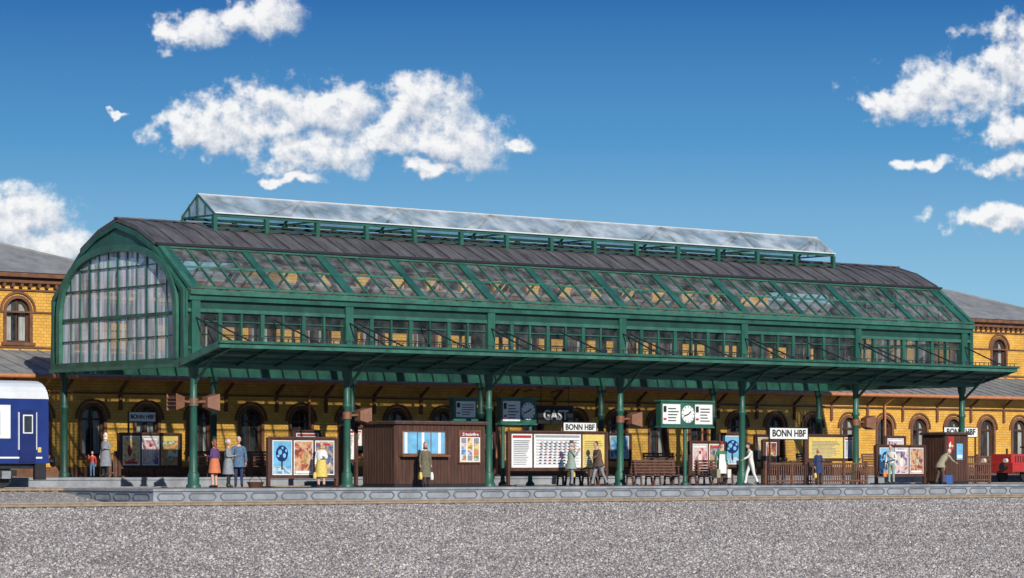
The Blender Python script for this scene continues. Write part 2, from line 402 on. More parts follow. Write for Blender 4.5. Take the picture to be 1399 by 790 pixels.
# lantern skylight
lan=MB(); gl=MB()
S0,S1=3.5,40.6; ya,yb_=3.8,6.2; ze,zr=11.98,12.86
for y in(ya,yb_):
    lan.box(S0,S1,y-.06,y+.06,ze-.12,ze,"green_paint"); 
    lan.box(S0,S1,y-.04,y+.04,ze-.62,ze-.54,"green_dark")
nn=14
for i in range(nn+1):
    x=S0+.05+(S1-S0-.1)*i/nn
    for y in(ya,yb_): lan.box(x-.09,x+.09,y-.09,y+.09,11.1,ze-.12,"green_paint")
    if i%2==0 or i in(0,nn):
        lan.beam((x,ya,ze-.06),(x,yb_,ze-.06),.07,.07,"green_paint")
        lan.beam((x,ya,ze),(x,5,zr),.1,.07,"green_light"); lan.beam((x,yb_,ze),(x,5,zr),.1,.07,"green_light")
        if i<nn:
            x2=S0+.05+(S1-S0-.1)*(i+1)/nn
            lan.beam((x2,ya,ze),(x,5,zr),.12,.05,"green_paint")
        if i>0:
            x2=S0+.05+(S1-S0-.1)*(i-1)/nn
            lan.beam((x2,ya,ze),(x,5,zr),.12,.05,"green_paint")
lan.beam((S0,5,zr),(S1,5,zr),.12,.08,"coach_roof")
lan.beam((S0,ya-.1,ze+.03),(S1,ya-.1,ze+.03),.08,.05,"coach_roof")
for x in(S0,S1):
    lan.beam((x,5,ze-.05),(x,5,zr),.07,.07,"green_paint"); lan.beam((x,4.4,ze-.05),(x,4.4,ze+.5),.05,.05,"green_paint");lan.beam((x,5.6,ze-.05),(x,5.6,ze+.5),.05,.05,"green_paint")
for y,d in((ya-.15,-.06),(yb_+.15,-.06)):
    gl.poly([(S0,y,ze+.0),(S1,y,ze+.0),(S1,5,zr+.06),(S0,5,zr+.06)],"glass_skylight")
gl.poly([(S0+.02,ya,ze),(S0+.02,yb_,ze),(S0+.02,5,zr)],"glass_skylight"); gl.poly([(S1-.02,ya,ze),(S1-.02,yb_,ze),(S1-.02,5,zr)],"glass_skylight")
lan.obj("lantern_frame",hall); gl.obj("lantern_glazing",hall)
# gables
def inner(th,a=4.42,b=2.72,zc=7.55):
    c,s=math.cos(th),math.sin(th)
    return (5-a*math.copysign(abs(c)**.82,c), zc+b*abs(s)**.88)
outp=[(0-.12,7.3),(-.12,8.45),B,C1,RG,mir(C1),mir(B),(10.12,8.45),(10.12,7.3)]
def castout(p,o=(5,7.55)):
    d=(p[0]-o[0],p[1]-o[1]); best=None
    for a,b in zip(outp,outp[1:]):
        e=(b[0]-a[0],b[1]-a[1]); den=d[0]*e[1]-d[1]*e[0]
        if abs(den)<1e-9: continue
        w=(a[0]-o[0],a[1]-o[1]); t=(w[0]*e[1]-w[1]*e[0])/den; u=(w[0]*d[1]-w[1]*d[0])/den
        if t>0 and -1e-6<=u<=1+1e-6 and (best is None or t<best): best=t
    return (o[0]+d[0]*best,o[1]+d[1]*best)
def gable(x,sg,nm):
    mb=MB(); n=40
    ths=[math.pi*i/n for i in range(n+1)]
    inn=[inner(t) for t in ths]; out=[castout(p) for p in inn]
    inn=[(inn[0][0],5.7)]+inn+[(inn[-1][0],5.7)]; out=[(-.12,5.7)]+out+[(10.12,5.7)]
    mb.ring_x(inn,out,min(x,x+sg*.12),max(x,x+sg*.12),"green_paint")
    o2=[inner(t,4.42+.26,2.72+.26) for t in ths]; o2=[(o2[0][0],5.7)]+o2+[(o2[-1][0],5.7)]
    i2=[inner(t,4.42-.03,2.72-.03) for t in ths]; i2=[(i2[0][0],5.7)]+i2+[(i2[-1][0],5.7)]
    mb.ring_x(i2,o2,min(x+sg*.1,x+sg*.26),max(x+sg*.1,x+sg*.26),"green_light")
    oo=[(5+(p[0]-5)*1.0,p[1]) for p in outp]; ii=[(5+(p[0]-5)*.965,7.3+(p[1]-7.3)*.95) for p in outp]
    oo=[(-.2,5.4)]+oo+[(10.2,5.4)]; ii=[(.1,5.4)]+ii+[(9.9,5.4)]
    mb.ring_x(ii,oo,min(x+sg*.1,x+sg*.22),max(x+sg*.1,x+sg*.22),"green_paint")
    xa,xb=min(x,x+sg*.3),max(x,x+sg*.3)
    mb.box(xa,xb,-.2,10.2,5.36,5.5,"green_light"); mb.box(min(x,x+sg*.225),max(x,x+sg*.225),-.18,10.18,5.5,5.74,"green_paint")
    def top(y):
        lo,hi=0,math.pi
        for _ in range(40):
            md=(lo+hi)/2
            if inner(md)[0]<y: lo=md
            else: hi=md
        return inner(lo)[1]
    for k in range(1,12):
        y=.58+8.84*k/12; w=.11 if k in(3,6,9) else .035
        mb.box(min(x+sg*.02,x+sg*.1),max(x+sg*.02,x+sg*.1),y-w/2,y+w/2,5.7,top(y),"green_paint" if k in(3,6,9) else "green_light")
    for z,w in((7.55,.14),(8.75,.06),(6.65,.04),(9.6,.04)):
        if z<=7.55: y0=.6
        else:
            y0=.6
            while top(y0)<z: y0+=.02
        mb.box(min(x+sg*.02,x+sg*.11),max(x+sg*.02,x+sg*.11),y0,10-y0,z-w/2,z+w/2,"green_paint")
    mb.obj("gable_"+nm,hall)
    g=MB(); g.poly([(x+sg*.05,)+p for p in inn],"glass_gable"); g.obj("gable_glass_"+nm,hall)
gable(X0,-1,"west"); gable(X1,1,"east")
# interior arch ribs
mb=MB()
for i in range(NB+1):
    x=i*L; pts=[(.1,7.6),(.9,9.0),(2.1,10.0),(3.5,10.7),(5,11.1),(6.5,10.7),(7.9,10.0),(9.1,9.0),(9.9,7.6)]
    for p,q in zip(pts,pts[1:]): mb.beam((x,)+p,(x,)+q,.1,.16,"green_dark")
mb.obj("arch_ribs",hall)
# canopy
cg=MB(); cx0,cx1=-.65,XE+.75
cy,cz=-2.84,6.22
cg.add([(cx0,-.17,5.50),(cx1,-.17,5.50),(cx1,cy,cz-.06),(cx0,cy,cz-.06),(cx0,-.17,5.58),(cx1,-.17,5.58),(cx1,cy,cz+.02),(cx0,cy,cz+.02)],
   [[0,3,2,1],[4,5,6,7],[0,1,5,4],[1,2,6,5],[2,3,7,6],[3,0,4,7]],"green_paint")
cg.box(cx0-.05,cx1+.05,cy-.1,cy,cz-.18,cz+.06,"green_light"); cg.box(cx0-.1,cx1+.1,cy-.2,cy-.1,cz+.0,cz+.1,"green_paint")
cg.box(cx0,cx1,-.3,-.161,5.36,5.6,"green_paint")
for xx in(cx0,cx1): cg.beam((xx,-.1,5.52),(xx,cy,cz-.04),.12,.26,"green_light")
for i in range(NB):
    for j in range(4):
        x=i*L+L*j/4
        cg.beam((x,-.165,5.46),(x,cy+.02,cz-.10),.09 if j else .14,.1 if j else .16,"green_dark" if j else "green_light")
for i in range(NB+1):
    x=i*L; cg.beam((x,-.1,4.7),(x,-1.5,5.78),.08,.1,"green_light")
for t in(.33,.66):
    y=-.16+(cy+.16)*t; z=5.5+(cz-.06-5.5)*t; cg.beam((cx0,y,z-.05),(cx1,y,z-.05),.07,.09,"green_dark")
cg.obj("canopy",hall)
cg=MB()
cg.box(cx0,cx1,cy-.13,cy-.09,cz+.22,cz+.25,"black_iron")
x=cx0
while x<cx1: cg.box(x,x+.04,cy-.12,cy-.10,cz+.1,cz+.22,"black_iron"); x+=.32
for i in range(NB+1):
    for dx in((0,) if i==NB else (0,.4,L/2)):
        cg.cyl((i*L+dx,-.2,7.35),(i*L+dx+(.5 if dx else 0),cy+.1,cz+.1),.035,.035,6,"black_iron")
cg.obj("canopy_rods_and_guard",hall)

# ------------------------------------------------------------------ loudspeakers on columns
def speaker(x,y,z,sides,name="platform_loudspeaker"):
    g=group(name,(x,y,z)); mb=MB()
    for sg in sides:
        mb.beam((0,0,0),(sg*.75,0,.05),.08,.08,"speaker_brown")
        a=.2; bq=.34; xa=.55*sg; xb=1.05*sg
        mb.add([(xa,-a,-a),(xa,a,-a),(xa,a,a),(xa,-a,a),(xb,-bq,-bq),(xb,bq,-bq),(xb,bq,bq),(xb,-bq,bq)],
           [[0,3,2,1],[0,1,5,4],[1,2,6,5],[2,3,7,6],[3,0,4,7]],"speaker_brown")
        xi=xb-.06*sg
        mb.add([(xi,-.29,-.29),(xi,.29,-.29),(xi,.29,.29),(xi,-.29,.29)],[[0,1,2,3]],"brown_wood")
        for z2 in(-.15,0,.15): mb.box(min(xb-.05*sg,xb),max(xb-.05*sg,xb),-.3,.3,z2-.02,z2+.02,"speaker_brown")
    mb.lathe((0,0,-.15),[(.2,0),(.2,.3)],12,"speaker_brown")
    mb.obj("horns",g)
speaker(0,0,3.95,(-1,1))
for n_ in(1,3,5): speaker(n_*L,0,3.5,(1,))

# ------------------------------------------------------------------ station building
st=group("yellow_brick_station")
wall=MB(); trim=MB(); gls=MB()
def arch(cx,w,zs,n=12,e=0): 
    r=w/2+e; return [(cx-r*math.cos(math.pi*i/n),zs+r*math.sin(math.pi*i/n)) for i in range(n+1)]
def bay(x0,x1,z0,z1,y,cx,w,zb,zs,curt=True,door=False):
    n=12; a=arch(cx,w,zs,n)
    wall.poly([(x0,y,z0),(cx-w/2,y,z0),(cx-w/2,y,z1),(x0,y,z1)],"yellow_brick")
    wall.poly([(cx+w/2,y,z0),(x1,y,z0),(x1,y,z1),(cx+w/2,y,z1)],"yellow_brick")
    if zb>z0+.01: wall.poly([(cx-w/2,y,z0),(cx+w/2,y,z0),(cx+w/2,y,zb),(cx-w/2,y,zb)],"yellow_brick")
    for p,q in zip(a,a[1:]):
        wall.poly([(p[0],y,p[1]),(q[0],y,q[1]),(q[0],y,z1),(p[0],y,z1)],"yellow_brick")
        wall.poly([(p[0],y,p[1]),(q[0],y,q[1]),(q[0],y+.25,q[1]),(p[0],y+.25,p[1])],"brown_trim")
    for sx in(-1,1):
        X=cx+sx*w/2; wall.poly([(X,y,zb),(X,y+.25,zb),(X,y+.25,zs),(X,y,zs)],"brown_trim")
    inn=[(cx-w/2,zb)]+a+[(cx+w/2,zb)]; ao=arch(cx,w,zs,n,.15); out=[(cx-w/2-.15,zb)]+ao+[(cx+w/2+.15,zb)]
    trim.ring_y(inn,out,y-.06,y+.02,"brown_trim")
    ao2=arch(cx,w,zs,n,.33); trim.ring_y(arch(cx,w,zs,n,.23),ao2,y-.09,y+.02,"brown_trim")
    trim.box(cx-w/2-.25,cx+w/2+.25,y-.12,y+.2,zb-.14,zb,"brown_trim")
    ai=[(cx+(p[0]-cx)*.84,zs+(p[1]-zs)*.84) for p in a]
    trim.ring_y([(cx-w*.42,zb+.08)]+ai+[(cx+w*.42,zb+.08)],inn,y+.14,y+.2,"brown_wood")
    trim.box(cx-.035,cx+.035,y+.14,y+.2,zb+.05,zs+w/2-.05,"brown_wood"); trim.box(cx-w/2,cx+w/2,y+.135,y+.2,zs-.06,zs+.03,"brown_wood")
    trim.box(cx-w/2,cx+w/2,y+.13,y+.2,zb,zb+(.9 if door else .1),"brown_wood")
    gls.poly([(p[0],y+.18,p[1]) for p in inn],"glass_side")
    if curt and not door:
        ins=random.choice([.08,.11,.13,.16])
        for sx in(-1,1):
            xs_=[cx+sx*w*.46*(1-ins*i) for i in range(5)]
            for i in range(4): gls.poly([(xs_[i],y+.27+.03*(i%2),zb+.1),(xs_[i+1],y+.27+.03*((i+1)%2),zb+.1),(xs_[i+1],y+.27+.03*((i+1)%2),zs+w*.3),(xs_[i],y+.27+.03*(i%2),zs+w*.3)],"curtain")
    wall.poly([(cx-w/2-.2,y+.5,z0),(cx+w/2+.2,y+.5,z0),(cx+w/2+.2,y+.5,z1),(cx-w/2-.2,y+.5,z1)],"glass_dark")
sp=2.85
x=12.4-sp*12-sp/2; k=0
BX0=x
while x<86:
    cx=x+sp/2; door=(k%5==2)
    bay(x,x+sp,RZ,5.4,14.,cx,1.15,RZ+(.15 if door else .95),3.5,door=door)
    x+=sp;k+=1
BX1=x
trim.box(BX0,BX1,13.9,13.99,RZ,RZ+.45,"brown_trim"); 
x=BX0
while x<BX1+.1:
    trim.beam((x,13.95,4.75),(x,13.3,5.25),.1,.12,"brown_trim"); trim.box(x-.07,x+.07,13.88,13.995,3.9,4.61,"brown_trim"); x+=sp
trim.box(BX0,BX1,13.85,13.99,4.62,4.7,"brown_trim")
trim.cyl((BX0,13.05,5.32),(BX1,13.05,5.32),.1,.1,10,"gutter_rust")
for xx in(1.2,15.6,27,41.,55.,69.):
    trim.cyl((xx,13.05,5.3),(xx,13.8,4.78),.06,.06,8,"gutter_rust"); trim.cyl((xx,13.8,4.78),(xx,13.8,RZ),.06,.06,8,"gutter_rust")
roofm=MB()
def slab(p,q,x0,x1,t,m,mbx):
    mbx.add([(x0,p[0],p[1]),(x1,p[0],p[1]),(x1,q[0],q[1]),(x0,q[0],q[1]),(x0,p[0],p[1]+t),(x1,p[0],p[1]+t),(x1,q[0],q[1]+t),(x0,q[0],q[1]+t)],
      [[0,3,2,1],[4,5,6,7],[0,1,5,4],[1,2,6,5],[2,3,7,6],[3,0,4,7]],m)
slab((13.1,5.34),(18.1,6.6),BX0,BX1,.08,"slate_grey",roofm)
x=BX0
while x<BX1: roofm.beam((x,13.1,5.45),(x,18.0,6.68),.05,.05,"slate_grey"); x+=.95
# upper storey
sp2=3.35; x=2.35-sp2*5-sp2/2; UX0=x
while x<78:
    bay(x,x+sp2,6.3,9.75,18.,x+sp2/2,1.2,7.0,8.4); x+=sp2
UX1=x
for z in(6.75,8.35): trim.box(UX0,UX1,17.93,17.99,z,z+.08,"brown_trim")
trim.box(UX0,UX1,17.9,17.99,9.35,9.43,"brown_trim")
trim.box(UX0-.1,UX1+.1,17.7,17.99,9.7,9.95,"brown_trim"); trim.box(UX0-.2,UX1+.2,17.45,18.0,9.95,10.15,"brown_trim")
x=UX0
while x<UX1: trim.box(x,x+.14,17.75,17.93,9.5,9.7,"brown_trim"); x+=.45
wall.box(UX0,UX1,19,28,RZ,9.7,"yellow_brick")
slab((17.4,10.16),(23,11.0),9.1,58.9,.06,"slate_grey",roofm)
def hip(x0,x1,y0,y1,z0,z1,ins):
    yc=(y0+y1)/2
    v=[(x0,y0,z0),(x1,y0,z0),(x1,y1,z0),(x0,y1,z0),(x0+ins,yc,z1),(x1-ins,yc,z1)]
    roofm.add(v,[[0,1,5,4],[1,2,5],[2,3,4,5],[3,0,4]],"slate_grey")
    for a,b in((0,4),(1,5),(4,5),(2,5)): roofm.beam(v[a],v[b],.14,.1,"slate_grey")
hip(-18,9,17.4,28,10.16,12.35,8); hip(59,77,17.4,28,10.16,12.2,7)
# raised central block with lunette attic
wall.box(17,50,17.98,27.5,9.72,11.05,"yellow_brick")
x=18.5
while x<49:
    wall.poly([(p[0],17.93,p[1]) for p in arch(x,1.1,10.35)],"glass_dark"); trim.ring_y(arch(x,1.1,10.35),arch(x,1.1,10.35,e=.14),17.85,17.97,"brown_trim"); x+=2.2
trim.box(16.9,50.1,17.7,17.97,11.05,11.25,"brown_trim"); hip(16.8,50.2,17.6,27.7,11.26,12.25,5)
wall.box(25.2,27.0,20.5,21.7,10.8,13.1,"yellow_brick"); trim.box(25.1,27.1,20.4,21.8,13.1,13.25,"brown_trim")
wall.obj("walls",st); trim.obj("trim_and_window_frames",st); gls.obj("window_glass",st); roofm.obj("roofs",st)

# ------------------------------------------------------------------ posters and boards
def shapes(mb,x0,x1,z0,z1,y,base,lst):
    mb.poly([(x0,y,z0),(x1,y,z0),(x1,y,z1),(x0,y,z1)],base); k=1
    for s in lst:
        if s[0]=='r':
            _,a,b,c,d,m=s; yy=y-.006*k
            mb.poly([(x0+(x1-x0)*a,yy,z0+(z1-z0)*c),(x0+(x1-x0)*b,yy,z0+(z1-z0)*c),(x0+(x1-x0)*b,yy,z0+(z1-z0)*d),(x0+(x1-x0)*a,yy,z0+(z1-z0)*d)],m)
        else:
            _,a,c,ra,rc,m=s; yy=y-.006*k
            mb.poly([(x0+(x1-x0)*(a+ra*math.cos(t*.524)),yy,z0+(z1-z0)*(c+rc*math.sin(t*.524))) for t in range(12)],m)
        k+=.4
def blob(n,cols,rx=.25):
    return [('e',random.uniform(.2,.8),random.uniform(.2,.75),random.uniform(.06,rx),random.uniform(.06,.2),random.choice(cols)) for _ in range(n)]
def lines(n,a=.08,b=.92,c0=.08,c1=.85,m="print_grey",h=.02):
    return [('r',a,b-random.random()*.25,c0+(c1-c0)*i/n,c0+(c1-c0)*i/n+h,m) for i in range(n)]
fr=[('r',0,1,0,.03,"white"),('r',0,1,.97,1,"white"),('r',0,.04,0,1,"white"),('r',.96,1,0,1,"white")]
POS={
 'tree':("sky_blue",[('r',.0,1,0,.25,"pic_blue"),('r',.46,.54,.15,.5,"text_black"),('e',.5,.62,.32,.24,"navy"),('e',.40,.66,.10,.08,"sky_blue"),('e',.62,.56,.08,.07,"sky_blue"),('e',.52,.78,.06,.04,"sky_blue"),('e',.3,.55,.06,.04,"sky_blue"),('e',.7,.7,.05,.05,"sky_blue")]+fr),
 'food':("pic_food",[('r',0,1,.84,1,"yellow_card")]+lines(2,.1,.8,.05,.15)),
 'pink':("pic_pink",[('r',.1,.9,.86,.93,"white"),('e',.5,.45,.13,.2,"cream"),('e',.5,.68,.07,.07,"darkred")]+fr),
 'yel':("pic_yellow",[('e',.4,.5,.12,.2,"darkred"),('r',.15,.85,.05,.13,"red")]+fr),
 'blue':("pic_blue",[('r',0,1,.8,1,"sky_blue"),('e',.5,.5,.1,.12,"pic_red")]+lines(2,.1,.8,.05,.15,"white")+fr),
 'redp':("pic_red",[('e',.55,.5,.14,.2,"pic_food"),('r',.1,.9,.05,.12,"white")]+fr),
 'night':("pic_night",[('e',.5,.55,.1,.2,"cream"),('r',.1,.8,.86,.92,"red")]+fr),
 'white':("white",[('r',.05,.95,.88,.96,"red")]+lines(14)),
 'yellist':("yellow_card",lines(12)),
 'tt':("white",[('r',.03,.97,.9,.97,"print_grey")]+[('r',.04,.96,.1+.09*i,.112+.09*i,"cloth_grey") for i in range(9)]+[('r',.1*j,.1*j+.05,.12+.09*i,.15+.09*i,random.choice(["text_black","print_grey","red","blue"])) for i in range(8) for j in range(1,9)]),
}
def notice_board(name,xa,xb,y,base,zb,zt,items,frame="brown_wood",leg=True):
    cx=(xa+xb)/2; g=group(name,(cx,y,base)); w=(xb-xa)/2; mb=MB()
    zb-=base; zt-=base
    mb.box(-w,w,-.05,.05,zb,zt,frame)
    for s in(-1,1):
        mb.box(s*w-.06,s*w+.06,-.08,.08,0 if leg else zb,zt+.05,frame)
        if leg: mb.box(s*w-.09,s*w+.09,-.35,.35,0,.07,frame)
    mb.box(-w+.06,w-.06,-.09,.09,zt,zt+.08,frame); mb.box(-w+.06,w-.06,-.09,.09,zb-.08,zb,frame)
    mb.obj("frame",g,bevel=.008)
    pm=MB(); tot=sum(i[1] for i in items); x=-w+.1; av=2*w-.2
    for kind,ww in items:
        pw=av*ww/tot; b,l=POS[kind]; shapes(pm,x+.05,x+pw-.05,zb+.07,zt-.07,-.058,b,l); x+=pw
    pm.obj("posters",g)
    return g
notice_board("advertising_board",1.8,4.9,8.5,RZ,1.35,2.75,[('yel',1),('pink',1),('food',1)])
notice_board("advertising_board",2.95,6.35,-1,PZ,.95,2.5,[('tree',1),('redp',1),('night',1)])
notice_board("timetable_board",15.55,21.2,-1,PZ,1.25,2.85,[('white',1.15),('tt',2.55),('yellist',1.25)])
notice_board("advertising_board",28.6,30.9,1.5,PZ,1.1,2.5,[('pink',1),('night',1)])
notice_board("advertising_board",31.0,32.6,2.0,PZ,1.4,2.9,[('tree',1)])
notice_board("timetable_board",35.4,38.9,.6,PZ,1.7,2.85,[('yellist',2),('white',.7)])
notice_board("advertising_board",38.6,42.0,-1,PZ,.95,2.35,[('tree',1),('pink',1),('redp',1)])
notice_board("information_board",9.2,11.2,2.4,PZ,2.,3.,[('white',1),('tt',1)])
notice_board("information_board",7.9,8.7,.8,PZ,1.6,3.,[('white',1)])
notice_board("advertising_board",33.4,34.4,1.5,PZ,1.3,2.6,[('redp',1)])
for xx,kd in((14,'white'),(24.5,'redp'),(33.5,'blue'),(44,'yel'),(54,'pink')):
    notice_board("advertising_board",xx,xx+1.6,12.9,RZ,1.7,3.,[(kd,1)])

def name_sign(xa,xb,y,base,zb,zt,hang=False):
    cx=(xa+xb)/2; g=group("station_name_sign",(cx,y,base)); w=(xb-xa)/2; mb=MB(); zb-=base;zt-=base
    mb.box(-w,w,-.03,.03,zb,zt,"text_black"); mb.poly([(-w+.04,-.036,zb+.04),(w-.04,-.036,zb+.04),(w-.04,-.036,zt-.04),(-w+.04,-.036,zt-.04)],"white")
    for s in(-.92,.92): mb.box(s*w-.035,s*w+.035,.03,.09,0,zt,"brown_wood"); mb.box(s*w-.1,s*w+.1,-.06,.18,0,.04,"brown_wood")
    mb.obj("sign_panel",g); text("BONN HBF",g,(0,-.045,(zb+zt)/2),(zt-zb)*.8*min(1,(2*w)/(4.6*(zt-zb))))
name_sign(2.7,4.1,9.2,RZ,3.28,3.75); name_sign(19.85,21.85,.4,PZ,2.88,3.36); name_sign(31.05,33.6,-1.3,PZ,2.62,3.2); name_sign(46.7,49.3,2,PZ,2.85,3.4)

def display(xa,xb,y,base,zb,zt,posts,clock=.5,name="platform_clock_display"):
    cx=(xa+xb)/2; g=group(name,(cx,y,base)); w=(xb-xa)/2; mb=MB(); zb-=base;zt-=base
    mb.box(-w,w,-.18,.18,zb,zt,"green_paint"); mb.box(-w-.06,w+.06,-.24,.24,zt,zt+.08,"green_light"); mb.box(-w-.04,w+.04,-.22,.22,zb-.07,zb,"green_light")
    for p_ in posts:
        mb.lathe((p_,0,0),[(.2,0),(.2,.1),(.11,.2),(.09,.5),(.09,zb-.07)],12,"green_paint")
    mb.obj("housing",g,bevel=.01)
    f=MB(); h=zt-zb; r=h*.36
    pan=lambda a,b:shapes(f,a,b,zb+.1,zt-.1,-.19,"white",lines(5,.3,.94,.14,.9,"text_black",.05)+[('r',.04,.2,.6,.9,"text_black"),('r',.04,.2,.2,.3,"red")])
    if clock is None:
        pan(-w+.1,w-.1); f.obj("panels",g); return
    c=-w+2*w*clock
    f.lathe((0,0,0),[(r,0),(r,.03)],28,"white")
    for i,v in enumerate(f.v): f.v[i]=Vector((v.x+c,-.19-v.z,v.y+zb+h/2))
    ry=-.232
    for k in range(12):
        a=k*math.pi/6; f.beam((c+math.sin(a)*r*.78,ry,zb+h/2+math.cos(a)*r*.78),(c+math.sin(a)*r*.94,ry,zb+h/2+math.cos(a)*r*.94),.012,.03,"text_black")
    for a,l in((.9,.5),(4.4,.75)): f.beam((c,ry-.01,zb+h/2),(c+math.sin(a)*r*l,ry-.01,zb+h/2+math.cos(a)*r*l),.012,.05,"text_black")
    for a_,b_ in((-w+.08,c-r-.06),(c+r+.06,w-.08)):
        if b_-a_>.25: pan(a_,b_)
    f.obj("clock_face_and_panels",g)
display(24.55,27.8,-.8,PZ,3.2,4.3,(0.,))
display(15.2,16.5,2.5,PZ,3.45,4.35,(-.4,.4),clock=None)
display(17.9,19.95,2.5,PZ,3.3,4.4,(-.8,.8),clock=.75)
g=group("restaurant_sign",(29.8,12.6,0)); mb=MB(); mb.box(-1.15,1.15,-.05,.1,3.5,4.35,"text_black"); mb.box(-1.2,1.2,-.04,.09,4.35,4.41,"brown_wood")
for xx in(-.9,.9): mb.cyl((xx,.02,4.4),(xx,.02,5.4),.02,.02,6,"black_iron"); mb.beam((xx,.02,5.35),(xx,1.38,5.1),.04,.04,"black_iron")
mb.obj("panel",g); text("GAST",g,(0,-.06,3.92),.66,"white")

# ------------------------------------------------------------------ kiosk
def kiosk(name,xa,xb,ya,yb2,zt,big=True):
    g=group(name,(xa,ya,PZ)); w=xb-xa; d=yb2-ya; h=zt-PZ; mb=MB()
    mb.box(0,w,0,d,.12,h-.12,"brown_wood"); mb.box(-.03,w+.03,-.03,d+.03,0,.12,"black_iron")
    x=.0
    while x<w: mb.box(x+.01,x+.16,-.025,0.0,.14,h-.14,"brown_wood"); x+=.185
    y=.0
    while y<d-.1: mb.box(-.025,0,y+.01,y+.16,.14,h-.14,"brown_wood"); mb.box(w,w+.025,y+.01,y+.16,.14,h-.14,"brown_wood"); y+=.185
    mb.box(-.12,w+.12,-.14,d+.12,h-.12,h-.02,"brown_wood"); mb.box(-.08,w+.08,-.1,d+.08,h-.02,h+.02,"slate")
    if big:
        mb.box(.3,2.62,-.09,-.026,1.35,2.35,"brown_trim"); mb.box(.2,2.72,-.3,-.026,1.27,1.35,"brown_trim")
        mb.box(3.3,4.5,-.12,-.026,1.0,2.4,"brown_trim")
    mb.obj("body",g,bevel=.006)
    f=MB()
    if big:
        for i,(a,b) in enumerate(((.36,1.08),(1.13,1.8),(1.85,2.56))): shapes(f,a,b,1.41,2.29,-.093,"sky_blue",[('r',.1+.2*i,.3+.2*i,0,1,"white")])
        shapes(f,3.36,4.44,1.06,2.34,-.124,"white",[('r',0,1,.82,1,"darkred")]+[('r',.06+.31*i,.3+.31*i,.05+.19*j,.22+.19*j,random.choice(["pic_yellow","pic_pink","pic_blue","cream","cloth_grey","pic_food"])) for i in range(3) for j in range(4)])
        f.obj("window_and_magazine_rack",g); text("Zeitschriften",g,(3.9,-.15,2.22),.17,"white")
    else:
        shapes(f,.2,.6,1.7,2.35,-.03,"red",blob(3,["yellow_card","white"])); shapes(f,.8,1.25,1.2,2.0,-.03,"sky_blue",[('r',.1,.9,.1,.3,"white")]); f.obj("panels",g)
kiosk("newspaper_kiosk",8.64,13.44,-2.,.2,3.25)
kiosk("ticket_booth",43.3,44.95,-1.2,.3,3.05,False)

# ------------------------------------------------------------------ benches, railings
def bench(cx,cy,base,w,double=True,name="park_bench"):
    g=group(name,(cx,cy,base)); mb=MB()
    for x in(-w/2+.1,0,w/2-.1):
        for s in((-1,1) if double else(-1,)):
            mb.beam((x,s*.5,0),(x,s*.46,.45),.07,.07,"bench_wood"); mb.beam((x,s*.05,.0),(x,s*.12,.45),.07,.07,"bench_wood")
            mb.beam((x,s*.12,.45),(x,s*.02,1.15),.07,.07,"bench_wood"); mb.beam((x,s*.5,.42),(x,s*.1,.40),.06,.06,"bench_wood")
    mb.obj("legs",g); mb=MB()
    for s in((-1,1) if double else(-1,)):
        for k in range(4): mb.box(-w/2,w/2,s*(.50-.1*k)-.04,s*(.50-.1*k)+.04,.455,.495,"bench_wood")
    mb.obj("seat",g,bevel=.006); mb=MB()
    for s in((-1,1) if double else(-1,)):
        for k in range(5):
            z=.6+.13*k; y=s*(.125-.1*(z-.45)/.6+.045); mb.box(-w/2,w/2,y-.018,y+.018,z-.045,z+.045,"bench_wood")
    mb.obj("backrest",g,bevel=.006)
bench(23.85,-1.2,PZ,2.5); bench(28.4,-.2,PZ,2.0); bench(22.0,1.6,PZ,2.2)
for xx in(8.5,11.5,15,21,36,47,52): bench(xx,11.8,RZ,2.2,False)
def railing(xa,xb,y,base,h=1.05,name="wooden_railing"):
    g=group(name,(xa,y,base)); w=xb-xa; mb=MB()
    n=max(2,int(w/1.7)); 
    for i in range(n+1): mb.box(w*i/n-.06,w*i/n+.06,-.06,.06,0,h+.08,"bench_wood")
    mb.box(0,w,-.05,-.013,h-.1,h,"bench_wood"); mb.box(0,w,-.05,-.013,.15,.23,"bench_wood")
    x=.12
    while x<w: mb.box(x,x+.07,-.012,.012,.05,h-.1,"bench_wood"); x+=.15
    mb.obj("posts_and_pickets",g,bevel=.005)
railing(31.1,34.6,-1,PZ); railing(34.9,38.0,-.9,PZ); railing(5.3,8.3,8.0,RZ); railing(46,50,1.8,PZ); railing(1.,1.7,8.6,RZ); railing(52,62,7.9,RZ)

